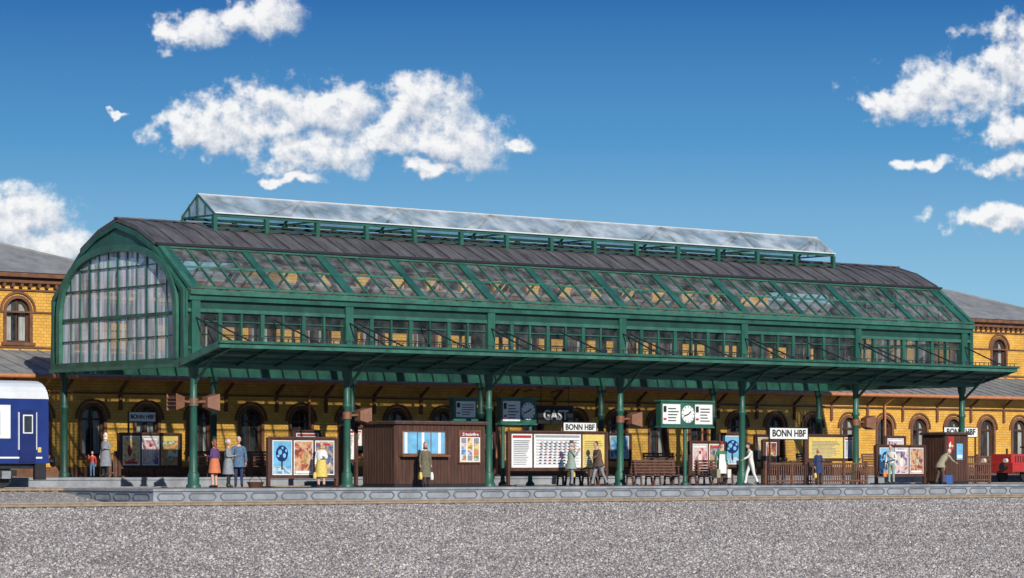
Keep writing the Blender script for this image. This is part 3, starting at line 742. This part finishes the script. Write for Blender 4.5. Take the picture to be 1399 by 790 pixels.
# ------------------------------------------------------------------ coach
def coach():
    g=group("passenger_coach",(-4.55,5.0,.53)); LN=24.
    def prof(o=0): 
        w=1.4+o; p=[(-w,.95),(-w,3.15)]
        for i in range(1,12):
            t=math.pi*i/12; p.append((-w*math.copysign(abs(math.cos(t))**.75,math.cos(t)),3.15+(1.13+o)*math.sin(t)**.8))
        p+=[(w,3.15),(w,.95)]; return p
    mb=MB(); mb.prism_x(prof(),-LN,0,"coach_blue"); mb.obj("body",g)
    mb=MB(); rp=[p for p in prof(.02) if p[1]>=3.3]; ri=[(p[0]*.96,p[1]-.05) for p in rp]
    mb.ring_x(ri,rp,-LN-.02,.02,"coach_roof")
    for i in range(1,12): mb.ring_x(ri,[(p[0]*1.008,p[1]+.012) for p in rp],-i*2.1-.03,-i*2.1+.03,"coach_roof")
    mb.obj("roof",g)
    mb=MB()
    mb.box(-LN+2,-1.75,-1.425,-1.4,1.95,3.28,"coach_white"); mb.box(-LN+.5,-.3,-1.42,-1.4,1.15,1.22,"coach_white")
    x=-LN+3
    while x<-3:
        mb.box(x,x+1.3,-1.45,-1.425,2.1,3.05,"coach_roof"); mb.poly([(x+.06,-1.455,2.16),(x+1.24,-1.455,2.16),(x+1.24,-1.455,2.99),(x+.06,-1.455,2.99)],"glass_dark"); x+=1.75
    mb.box(-1.35,-.6,-1.44,-1.4,1.0,3.1,"navy"); mb.box(-1.40,-1.36,-1.46,-1.4,1.5,3.0,"coach_white"); mb.box(-.59,-.56,-1.46,-1.4,1.5,3.0,"coach_white")
    mb.box(-1.2,-.75,-1.46,-1.44,2.15,2.9,"coach_white"); mb.poly([(-1.15,-1.467,2.2),(-.8,-1.467,2.2),(-.8,-1.467,2.85),(-1.15,-1.467,2.85)],"glass_dark")
    mb.box(-.5,-.35,-1.42,-1.4,1.4,1.6,"yellow_card")
    mb.obj("panels_windows_door",g)
    mb=MB(); mb.box(-LN+.3,-.2,-1.2,1.2,.75,.95,"black_iron")
    for bx in(-3.,-LN+3):
        mb.box(bx-1.7,bx+1.7,-1.15,1.15,.45,.7,"black_iron")
        for wx in(-1.2,1.2):
            for yy in(-.8,.8): mb.cyl((bx+wx,yy-.06,.46),(bx+wx,yy+.06,.46),.46,.46,20,"black_iron")
            mb.box(bx+wx-.2,bx+wx+.2,-1.2,-1.02,.35,.65,"cloth_grey")
    mb.box(-10,-8,-1.1,-.5,.3,.8,"black_iron"); mb.box(-14,-12,-1.1,-.5,.3,.8,"black_iron")
    for yy in(-.85,.85): mb.cyl((0,yy,1.05),(.5,yy,1.05),.08,.08,10,"black_iron"); mb.cyl((.5,yy,1.05),(.56,yy,1.05),.24,.24,16,"black_iron")
    mb.box(0,.35,-.5,.5,1.2,3.2,"black_iron"); mb.box(-.6,-.1,-1.38,-1.2,.3,.95,"black_iron")
    mb.obj("underframe_bogies_buffers",g)
coach()
# small red rail tractor at the right on the inner track
def tractor():
    g=group("small_red_rail_tractor",(54.2,5.0,.53)); mb=MB()
    mb.box(0,6.5,-1.15,1.15,.55,.95,"red"); mb.box(-.12,.0,-1.25,1.25,.5,1.05,"red")
    for yy in(-.85,.85):
        mb.cyl((-.5,yy,.8),(-.12,yy,.8),.1,.1,10,"black_iron"); mb.cyl((-.55,yy,.8),(-.5,yy,.8),.2,.2,16,"black_iron")
        mb.cyl((-.2,yy*.9,1.15),(-.05,yy*.9,1.15),.12,.12,12,"cream")
    mb.obj("frame",g,bevel=.02)
    mb=MB()
    for wx in(1.4,4.6):
        for yy in(-.8,.8): mb.cyl((wx,yy-.06,.4),(wx,yy+.06,.4),.4,.4,20,"black_iron"); mb.cyl((wx,yy*1.1-.03,.4),(wx,yy*1.1+.03,.4),.14,.14,10,"red")
    mb.obj("wheels",g)
    mb=MB(); mb.box(.4,3.2,-.7,.7,.95,1.5,"red"); mb.box(3.4,5.4,-1.1,1.1,.95,1.35,"red")
    for x in(3.45,5.3):
        for y in(-1.05,1.0): mb.box(x,x+.06,y,y+.06,1.35,1.85,"black_iron")
    mb.box(3.3,5.5,-1.2,1.2,1.85,1.93,"black_iron"); mb.cyl((1.2,.3,1.5),(1.2,.3,1.8),.06,.06,10,"black_iron")
    for x in(.7,.9,1.1,1.3,1.5,1.7): mb.box(x,x+.08,-.72,-.7,1.05,1.4,"black_iron")
    mb.obj("bonnet_and_cab",g,bevel=.02)
tractor()

# ------------------------------------------------------------------ people
def person(name,x,y,base,yaw,h=1.72,lean=0.,stride=0.,armL='hang',armR='hang',top="cloth_grey",bot="cloth_black",hem=None,skirt=None,
           hair="hair_brown",style='short',bagL=None,bagR=None,apron=None,pack=None,female=False,headturn=0.):
    h*=1.10
    k=h/1.75; g=group(name,(x,y,base),yaw)
    S=lambda p:Vector(p)*k
    def up(p):
        p=Vector(p); c,s=math.cos(lean),math.sin(lean); dz=p.z-.95
        return Vector((p.x,p.y*c+dz*s,.95+dz*c-p.y*s))
    sw=.165 if female else .19
    J={}; J['pel']=Vector((0,-.05*math.sin(lean),.95)); J['wai']=up((0,0,1.1)); J['che']=up((0,.01,1.29)); J['nb']=up((0,0,1.46)); J['nk']=up((0,.015,1.55))
    rad={'pel':.14,'wai':.12 if not female else .105,'che':.15,'nb':.08,'nk':.055}
    edges=[('pel','wai'),('wai','che'),('che','nb'),('nb','nk')]
    for sd,s in(('l',-1),('r',1)):
        st=stride*s
        J['hip'+sd]=Vector((s*.095,-.05*math.sin(lean),.88)); J['kn'+sd]=Vector((s*.1,.5*st+.03,.49+abs(st)*.02)); J['an'+sd]=Vector((s*.105,st*.95-(.06 if st<0 else 0),.09+(.05 if st<-.1 else 0)))
        J['to'+sd]=J['an'+sd]+Vector((s*.02,.17,-.05)); J['he'+sd]=J['an'+sd]+Vector((0,-.05,-.045))
        rad.update({'hip'+sd:.1,'kn'+sd:.066,'an'+sd:.047,'to'+sd:.036,'he'+sd:.038})
        edges+=[('pel','hip'+sd),('hip'+sd,'kn'+sd),('kn'+sd,'an'+sd),('an'+sd,'to'+sd),('an'+sd,'he'+sd)]
        J['sh'+sd]=up((s*sw,0,1.41)); arm=armL if s<0 else armR
        d1,d2={'hang':((s*.05,-.02,-.28),(s*.01,.07,-.25)),'carry':((s*.05,0,-.29),(s*.01,.01,-.27)),'hold':((s*.05,.0,-.28),(-s*.07,.23,.04)),
               'up':((s*.06,.12,-.22),(-s*.05,.12,.2)),'fwd':((s*.03,.17,-.22),(-s*.02,.2,-.1)),'back':((s*.06,-.14,-.25),(s*.0,.02,-.26))}[arm]
        J['el'+sd]=J['sh'+sd]+Vector(d1); J['wr'+sd]=J['el'+sd]+Vector(d2)
        rad.update({'sh'+sd:.072 if not female else .062,'el'+sd:.051,'wr'+sd:.036})
        edges+=[('che','sh'+sd),('sh'+sd,'el'+sd),('el'+sd,'wr'+sd)]
    names=list(J); me=bpy.data.meshes.new("tmp"); me.from_pydata([S(J[n]) for n in names],[(names.index(a),names.index(b)) for a,b in edges],[])
    ob=bpy.data.objects.new("tmp",me); scene.collection.objects.link(ob)
    ob.modifiers.new("s",'SKIN')
    sv=me.skin_vertices[0].data
    for i,n in enumerate(names): sv[i].radius=(rad[n]*k,rad[n]*k*(.82 if n in('wai','che','pel') else 1)); sv[i].use_root=(n=='pel')
    ss=ob.modifiers.new("sub",'SUBSURF'); ss.levels=1; ss.render_levels=1
    dg=bpy.context.evaluated_depsgraph_get(); ev=ob.evaluated_get(dg); nm=bpy.data.meshes.new_from_object(ev)
    bpy.data.objects.remove(ob)
    mats=[top,bot,"shoe","skin"]
    nm.materials.clear()
    for a in mats: nm.materials.append(M[a])
    segs=[]
    for a,b in edges:
        c=0
        if a.startswith('an'): c=2
        elif a.startswith('kn') or a.startswith('hip') or b.startswith('hip'): c=1
        elif b=='nk': c=3
        if a.startswith('kn') and skirt: c=3
        segs.append((S(J[a]),S(J[b]),c))
    for pl in nm.polygons:
        c0=pl.center; best=9
        for a,b,c in segs:
            ab=b-a; t=max(0,min(1,(c0-a).dot(ab)/ab.length_squared)); d=(a+ab*t-c0).length
            if d<best: best=d; ci=c
        pl.material_index=ci; pl.use_smooth=True
    bo=bpy.data.objects.new("body",nm); scene.collection.objects.link(bo); bo.parent=g
    mb=MB()
    if hem:
        rings=[(1.38,.155,.115),(1.25,.19,.15),(1.08,.17,.135),(.92,.205,.17),(hem,.25,.22)]
        v=[];n=18
        for z,rx,ry in rings:
            for i in range(n):
                t=2*math.pi*i/n; rr=1+.05*math.sin(5*t+z*3)*(1.3-z)
                q=Vector((rx*math.cos(t)*rr,ry*math.sin(t)*rr+.005,z)); q=up(q) if z>.95 else q
                v.append(S(q))
        f=[[j*n+i,(j+1)*n+i,(j+1)*n+(i+1)%n,j*n+(i+1)%n] for j in range(len(rings)-1) for i in range(n)]
        mt=skirt if skirt else top
        mb.add(v,f[:2*n],top,True); mb.add(v,f[2*n:],mt,True)
        mb.add(v[-n:],[list(range(n))],"cloth_black")
    if apron:
        v=[];rings=[(1.3,.13,.175),(1.05,.15,.16),(.9,.17,.195),(.5,.19,.21)]
        for z,w,yy in rings:
            for i in range(5):
                a=-1+i*.5; v.append(S((a*w,yy-abs(a)**2*.06,z)))
        mb.add(v,[[j*5+i,j*5+i+1,(j+1)*5+i+1,(j+1)*5+i] for j in range(3) for i in range(4)],apron,True)
    if mb.v: mb.obj("coat_and_skirt",g)
    hp=up((0,.03,1.655)); hb=MB(); 
    hb.T=Matrix.Scale(k,4)@Matrix.Translation(hp)@Matrix.Rotation(headturn,4,'Z')@Matrix.Rotation(-lean*.6,4,'X')
    hb.ell((0,0,.01),(.072,.09,.112),"skin",16,12); hb.ell((0,.03,-.065),(.048,.05,.045),"skin")
    hb.ell((0,.093,-.008),(.013,.02,.024),"skin",8,6)
    for s in(-1,1):
        hb.ell((s*.073,-.005,0),(.012,.022,.03),"skin",8,6); hb.ell((s*.029,.08,.02),(.013,.009,.008),"white",8,6); hb.ell((s*.029,.087,.02),(.006,.004,.006),"text_black",6,4)
        hb.box(s*.029-.016,s*.029+.016,.082,.09,.038,.044,"hair_brown")
    hb.ell((0,.083,-.05),(.022,.008,.006),"darkred",8,6)
    hb.obj("head",g); hr=MB(); hr.T=hb.T
    if style!='bald':
        hr.ell((0,-.022,.03),(.082,.092,.108),hair,14,10)
    if style=='long': hr.ell((0,-.07,-.09),(.085,.045,.17),hair,12,10)
    if style=='bun': hr.ell((0,-.11,.03),(.045,.04,.045),hair,10,8)
    if style=='scarf':
        hr.ell((0,-.03,-.03),(.088,.08,.12),hair,12,10); hr.ell((0,.04,-.105),(.06,.05,.03),hair,10,8); hr.ell((0,-.02,-.12),(.11,.09,.045),hair,10,8)
    if style=='hat':
        hr.lathe((0,-.01,.07),[(.135,0),(.135,.012),(.088,.018),(.085,.08),(.06,.1)],16,"darkred" if hair!="hair_grey" else "cloth_brown",ex=.9)
    if style=='cap':
        hr.ell((0,-.01,.085),(.1,.11,.045),"cloth_navy",12,8); hr.ell((0,.09,.07),(.065,.05,.01),"shoe",10,4)
    hr.obj("hair",g)
    hd=MB()
    for sd,s in(('l',-1),('r',1)):
        w=J['wr'+sd]; d=(w-J['el'+sd]).normalized(); side=Vector((0,1,0)) if abs(d.y)<.8 else Vector((s*1.,0,0))
        side=(side-d*side.dot(d)).normalized(); nrm=d.cross(side)*(-s)
        hd.T=Matrix.Scale(k,4)
        pts=[]
        for t,wd,th in((-.01,.026,.022),(.03,.036,.016),(.085,.042,.013)):
            c=w+d*t
            pts+=[c-side*wd-nrm*th,c+side*wd-nrm*th,c+side*wd+nrm*th,c-side*wd+nrm*th]
        fs=[[0,1,2,3],[8,11,10,9]]+[[a*4+i,a*4+(i+1)%4,a*4+4+(i+1)%4,a*4+4+i] for a in(0,1) for i in range(4)]
        hd.add(pts,fs,"skin",True)
        grip=1.0 if (bagL if s<0 else bagR) else .45
        for fi,(o,l) in enumerate(((.032,.07),(.011,.08),(-.011,.075),(-.032,.06))):
            a=w+d*.08+side*o; b=a+(d*math.cos(grip*.5)+nrm*math.sin(grip*.5))*l*.5; c=b+(d*math.cos(grip*1.6)+nrm*math.sin(grip*1.6))*l*.5
            hd.cyl(a,b,.0095,.009,6,"skin"); hd.cyl(b,c,.009,.007,6,"skin")
        a=w+d*.025+side*.03; b=a+(side*.6+d*.7+nrm*.3).normalized()*.04; c=b+(d*.9+nrm*.4).normalized()*.03
        hd.cyl(a,b,.012,.01,6,"skin"); hd.cyl(b,c,.01,.008,6,"skin")
    hd.obj("hands",g)
    for sd,bg in(('l',bagL),('r',bagR)):
        if not bg: continue
        kind,col,bw,bh=bg; w=J['wr'+sd]; dd=(w-J['el'+sd]).normalized(); c=(w+dd*.1)*k; b=MB()
        hh=.09 if kind=='case' else .2
        zt=max(c.z-hh,bh+.012); zb=zt-bh; dp=.09 if kind=='case' else .07
        if kind=='case':
            b.box(c.x-dp,c.x+dp,c.y-bw/2,c.y+bw/2,zb,zt,col)
            for yy in(-bw*.3,bw*.3): b.box(c.x-dp-.006,c.x+dp+.006,c.y+yy-.015,c.y+yy+.015,zb,zt+.006,"leather")
        else:
            v=[]
            for z,f1 in((zb,.85),(zb+bh*.15,1.05),(zb+bh*.6,1.),(zt,.7)):
                for i in range(12):
                    t=2*math.pi*i/12; v.append((c.x+dp*f1*math.copysign(abs(math.cos(t))**.6,math.cos(t)),c.y+bw/2*f1*math.copysign(abs(math.sin(t))**.6,math.sin(t)),z))
            b.add(v,[[j*12+i,j*12+(i+1)%12,(j+1)*12+(i+1)%12,(j+1)*12+i] for j in range(3) for i in range(12)],col,True)
            b.add(v,[list(range(12))[::-1],list(range(36,48))],col)
        prev=None
        for i in range(9):
            t=math.pi*i/8; q=Vector((c.x,c.y-math.cos(t)*bw*.28,zt+(c.z-zt+.015)*math.sin(t)))
            if prev: b.cyl(prev,q,.011,.011,6,"leather")
            prev=q
        b.obj("suitcase" if kind=='case' else "handbag",g,bevel=.012 if kind=='case' else 0)
    if pack:
        b=MB(); q=up((0,-.2,1.25))*k; b.ell(q,(.15,.1,.2),pack,12,10); b.ell(q+Vector((0,-.08,-.05)),(.09,.05,.09),pack,10,8); b.obj("backpack",g)
    return g
pi=math.pi
person("woman_in_purple_dress",.35,-1.,PZ,pi*.1,1.75,top="cloth_purple",hem=.55,skirt="cloth_orange",hair="hair_red",style='long',female=True,armL='hold',bot="cloth_orange")
person("elderly_woman",1.2,-.7,PZ,pi*1.25,1.76,top="cloth_grey",hem=.5,hair="hair_grey",style='bun',female=True,bagL=('bag',"leather",.3,.2),armR='hold')
person("man_in_blue_jacket",1.85,-.5,PZ,pi*.8,1.86,top="cloth_blue",bot="cloth_navy",hem=.72,hair="hair_grey",armR='fwd',lean=.1)
person("woman_in_yellow_dress",4.95,-1.9,PZ,pi*.75,1.68,top="cloth_white",hem=.42,skirt="cloth_yellow",hair="hair_blond",style='scarf',female=True,bagR=('bag',"cloth_yellow",.34,.26),armL='hold')
person("old_woman_with_bags",9.65,-2.75,PZ,pi*.88,1.68,top="cloth_olive",hem=.4,hair="cloth_brown",style='scarf',female=True,bagL=('bag',"cloth_white",.32,.32),bagR=('bag',"cloth_yellow",.32,.3))
person("man_with_yellow_bag",18.2,-2.1,PZ,pi*1.35,1.75,top="cloth_sage",bot="cloth_grey",hem=.7,armR='up',hair="hair_grey",style='hat',bagL=('bag',"cloth_yellow",.34,.26))
person("man_in_dark_coat",20.0,-1.9,PZ,pi*.45,1.78,top="cloth_brown",bot="cloth_grey",stride=.27,lean=.18,hem=.78,armL='fwd',armR='carry',bagR=('case',"cloth_brown",.5,.34),hair="hair_brown")
person("porter_with_suitcases",27.4,-1.9,PZ,pi*.92,1.75,top="cloth_green",bot="cloth_brown",apron="cloth_white",hair="hair_brown",style='hat',bagL=('case',"cream",.55,.38),bagR=('case',"cloth_khaki",.55,.38),armL='carry',armR='carry',stride=.12)
person("man_in_white_suit",29.3,-1.9,PZ,pi*.4,1.76,top="cloth_white",bot="cloth_white",lean=.15,stride=.22,armL='fwd',armR='back',hair="hair_brown",style='cap')
person("schoolgirl",33.6,-2.,PZ,pi*.9,1.55,top="cloth_navy",hem=.55,hair="hair_blond",style='long',female=True,armL='hold',bagR=('bag',"cloth_yellow",.26,.24))
person("man_with_backpack",38.6,-2.,PZ,pi*.6,1.72,top="cloth_white",bot="cloth_sage",lean=.12,armL='hold',pack="cloth_khaki",hair="hair_brown",bagR=('bag',"orange",.32,.28))
person("man_bending_forward",41.95,-2.1,PZ,-pi*.55,1.75,top="cloth_khaki",bot="cloth_brown",lean=.75,armL='hang',armR='fwd',hair="hair_grey",hem=.75,stride=.1)
person("woman_with_headscarf",.95,8.2,RZ,pi*.6,1.7,top="cloth_grey",hem=.45,hair="cloth_white",style='scarf',female=True,armL='hold')
person("child_in_red",.3,8.2,RZ,pi*.75,1.0,top="red",bot="cloth_blue",hair="hair_brown",armR='up')
g=group("travel_basket",(2.6,-.6,PZ)); mb=MB(); mb.lathe((0,0,0),[(.2,0),(.27,.22),(.28,.24)],16,"leather",ex=1.4)
pr=None
for i in range(9):
    t=pi*i/8; q=Vector((-math.cos(t)*.3,0,.24+.22*math.sin(t)))
    if pr: mb.cyl(pr,q,.015,.015,6,"leather")
    pr=q
mb.obj("basket_and_handle",g)
g=group("suitcase",(42.9,-1.7,PZ)); mb=MB(); mb.box(-.3,.3,-.1,.1,.02,.45,"blue"); mb.box(-.25,-.2,-.106,.106,.02,.456,"leather"); mb.box(.2,.25,-.106,.106,.02,.456,"leather"); mb.cyl((-.1,0,.49),(.1,0,.49),.015,.015,6,"leather")
mb.box(-.11,-.09,-.012,.012,.45,.5,"leather"); mb.box(.09,.11,-.012,.012,.45,.5,"leather"); mb.obj("case",g,bevel=.015)

# ------------------------------------------------------------------ sky & light
w=bpy.data.worlds.new("World"); scene.world=w; w.use_nodes=True; nt=w.node_tree; N=nt.nodes; K=nt.links
bg=N["Background"]
SUN_EL=R(25); sdx,sdy=-.30,-.954   # horizontal direction toward the sun
tc=N.new("ShaderNodeTexCoord"); sep=N.new("ShaderNodeSeparateXYZ"); K.new(tc.outputs["Generated"],sep.inputs[0])
def mth(tree,op,a,b=None,c=None,clamp=False):
    n=tree.nodes.new("ShaderNodeMath"); n.operation=op; n.use_clamp=clamp
    for i,x in enumerate((a,b,c)):
        if x is None: continue
        if isinstance(x,(int,float)): n.inputs[i].default_value=x
        else: tree.links.new(x,n.inputs[i])
    return n.outputs[0]
az=mth(nt,'ARCTAN2',sep.outputs[0],sep.outputs[1]); el=mth(nt,'ARCSINE',sep.outputs[2])
sky=N.new("ShaderNodeTexSky"); sky.sky_type='NISHITA'; sky.sun_disc=False; sky.sun_elevation=SUN_EL; sky.sun_rotation=math.atan2(sdx,sdy)
rp=N.new("ShaderNodeValToRGB"); e_=mth(nt,'DIVIDE',el,.5,None,True); K.new(e_,rp.inputs[0])
cr=rp.color_ramp; cr.elements[0].position=0; cr.elements[0].color=(.42,.66,.82,1); cr.elements[1].position=1; cr.elements[1].color=(.02,.11,.34,1)
for ps,c in((.12,(.25,.52,.75)),(.22,(.075,.30,.60)),(.32,(.012,.135,.42))):
    q=cr.elements.new(ps); q.color=c+(1,)
skm=N.new("ShaderNodeMix"); skm.data_type='RGBA'; skm.blend_type='MULTIPLY'; skm.inputs[0].default_value=1; K.new(sky.outputs[0],skm.inputs[6]); skm.inputs[7].default_value=(.08,.08,.08,1)
base=N.new("ShaderNodeMix"); base.data_type='RGBA'; base.inputs[0].default_value=.94; K.new(skm.outputs[2],base.inputs[6]); K.new(rp.outputs[0],base.inputs[7])
# cloud coordinates: 1 unit = 0.025 rad, origin at azimuth 39.57 deg on the horizon
cu=mth(nt,'MULTIPLY',mth(nt,'SUBTRACT',az,.6906),40.); cv=mth(nt,'MULTIPLY',el,40.)
cc=N.new("ShaderNodeCombineXYZ"); K.new(cu,cc.inputs[0]); K.new(cv,cc.inputs[1])
gt=bpy.data.node_groups.new("cloud_density",'ShaderNodeTree')
gt.interface.new_socket("P",in_out='INPUT',socket_type='NodeSocketVector'); gt.interface.new_socket("D",in_out='OUTPUT',socket_type='NodeSocketFloat')
gi=gt.nodes.new("NodeGroupInput"); go=gt.nodes.new("NodeGroupOutput")
wn=gt.nodes.new("ShaderNodeTexNoise"); wn.inputs["Scale"].default_value=2.6; wn.inputs["Detail"].default_value=3; gt.links.new(gi.outputs[0],wn.inputs["Vector"])
w1=gt.nodes.new("ShaderNodeVectorMath"); w1.operation='SUBTRACT'; gt.links.new(wn.outputs["Color"],w1.inputs[0]); w1.inputs[1].default_value=(.5,.5,.5)
w2=gt.nodes.new("ShaderNodeVectorMath"); w2.operation='MULTIPLY'; gt.links.new(w1.outputs[0],w2.inputs[0]); w2.inputs[1].default_value=(.8,.55,0)
w3=gt.nodes.new("ShaderNodeVectorMath"); w3.operation='ADD'; gt.links.new(w2.outputs[0],w3.inputs[0]); gt.links.new(gi.outputs[0],w3.inputs[1])
blobs=[(-4.1,4.64,.85,.42),(-3.35,4.78,.85,.48),(-2.4,4.82,.80,.46),(-1.2,4.85,.75,.52),(-.7,4.42,.75,.42),(-2.75,4.28,1.1,.34),(-1.65,4.45,.5,.3),(0.05,4.36,.30,.13),(-1.1,4.06,.5,.13),
 (-3.45,6.08,.66,.34),(-4.35,5.86,.58,.26),(-3.0,3.88,.5,.09),(-6.8,3.35,1.0,.5),(-6.3,3.0,.75,.28),(6.95,5.4,.85,.6),(6.0,5.08,1.05,.44),(5.25,4.88,.62,.3),(6.75,4.52,.72,.22),(6.9,4.08,.68,.2),(5.65,4.1,.36,.11),(6.55,3.35,.85,.18),(-5.4,4.73,.18,.05),
 (-14,5,2.,.8),(14,6,2.4,.9),(24,5,2.2,.7)]
prev=None
for cx,cy_,rx,ry in blobs:
    s1=gt.nodes.new("ShaderNodeVectorMath"); s1.operation='SUBTRACT'; gt.links.new(w3.outputs[0],s1.inputs[0]); s1.inputs[1].default_value=(cx,cy_,0)
    s2=gt.nodes.new("ShaderNodeVectorMath"); s2.operation='MULTIPLY'; gt.links.new(s1.outputs[0],s2.inputs[0]); s2.inputs[1].default_value=(1/rx,1/ry,0)
    s3=gt.nodes.new("ShaderNodeVectorMath"); s3.operation='LENGTH'; gt.links.new(s2.outputs[0],s3.inputs[0])
    d=mth(gt,'SUBTRACT',1.,s3.outputs["Value"])
    prev=d if prev is None else mth(gt,'SMOOTH_MAX',prev,d,.25)
n1=gt.nodes.new("ShaderNodeTexNoise"); n1.inputs["Scale"].default_value=2.6; n1.inputs["Detail"].default_value=8; n1.inputs["Roughness"].default_value=.62; gt.links.new(gi.outputs[0],n1.inputs["Vector"])
nz=mth(gt,'MULTIPLY',mth(gt,'SUBTRACT',n1.outputs["Fac"],.5),2.2)
lim=mth(gt,'MINIMUM',mth(gt,'MAXIMUM',prev,-1.2),.55)
gt.links.new(mth(gt,'ADD',lim,nz),go.inputs[0])
def dens(off):
    a=N.new("ShaderNodeVectorMath"); a.operation='ADD'; K.new(cc.outputs[0],a.inputs[0]); a.inputs[1].default_value=off
    gn=N.new("ShaderNodeGroup"); gn.node_tree=gt; K.new(a.outputs[0],gn.inputs[0]); return gn.outputs[0]
d0=dens((0,0,0)); d1=dens((-.06,.15,0))
mr=N.new("ShaderNodeMapRange"); mr.interpolation_type='SMOOTHSTEP'; K.new(d0,mr.inputs[0]); mr.inputs[1].default_value=-.12; mr.inputs[2].default_value=.55
sh=mth(nt,'MULTIPLY_ADD',mth(nt,'SUBTRACT',d0,d1),1.1,.66,True)
cm=N.new("ShaderNodeMix"); cm.data_type='RGBA'; K.new(sh,cm.inputs[0]); cm.inputs[6].default_value=(.34,.42,.56,1); cm.inputs[7].default_value=(.95,.95,.95,1)
fm=N.new("ShaderNodeMix"); fm.data_type='RGBA'; K.new(mth(nt,'MULTIPLY',mr.outputs[0],.97),fm.inputs[0]); K.new(base.outputs[2],fm.inputs[6]); K.new(cm.outputs[2],fm.inputs[7])
K.new(fm.outputs[2],bg.inputs[0]); bg.inputs[1].default_value=1.0
sl=bpy.data.lights.new("sun",'SUN'); sl.energy=4.8; sl.angle=R(.5); sl.color=(1,.95,.87); so=bpy.data.objects.new("sun",sl); scene.collection.objects.link(so)
dv=Vector((sdx*math.cos(SUN_EL),sdy*math.cos(SUN_EL),math.sin(SUN_EL))); so.rotation_euler=dv.to_track_quat('Z','Y').to_euler(); so.location=(-30,-60,60)
# camera
cd=bpy.data.cameras.new("camera"); co=bpy.data.objects.new("camera",cd); scene.collection.objects.link(co)
co.location=(-65.05,-98.8,1.35); co.rotation_euler=(R(90),0,-R(39.57)); cd.sensor_width=36; cd.lens=102.93; cd.shift_y=.1737; cd.clip_start=.5; cd.clip_end=6000
scene.camera=co
scene.view_settings.view_transform='Standard'; scene.view_settings.look='None'; scene.view_settings.exposure=0
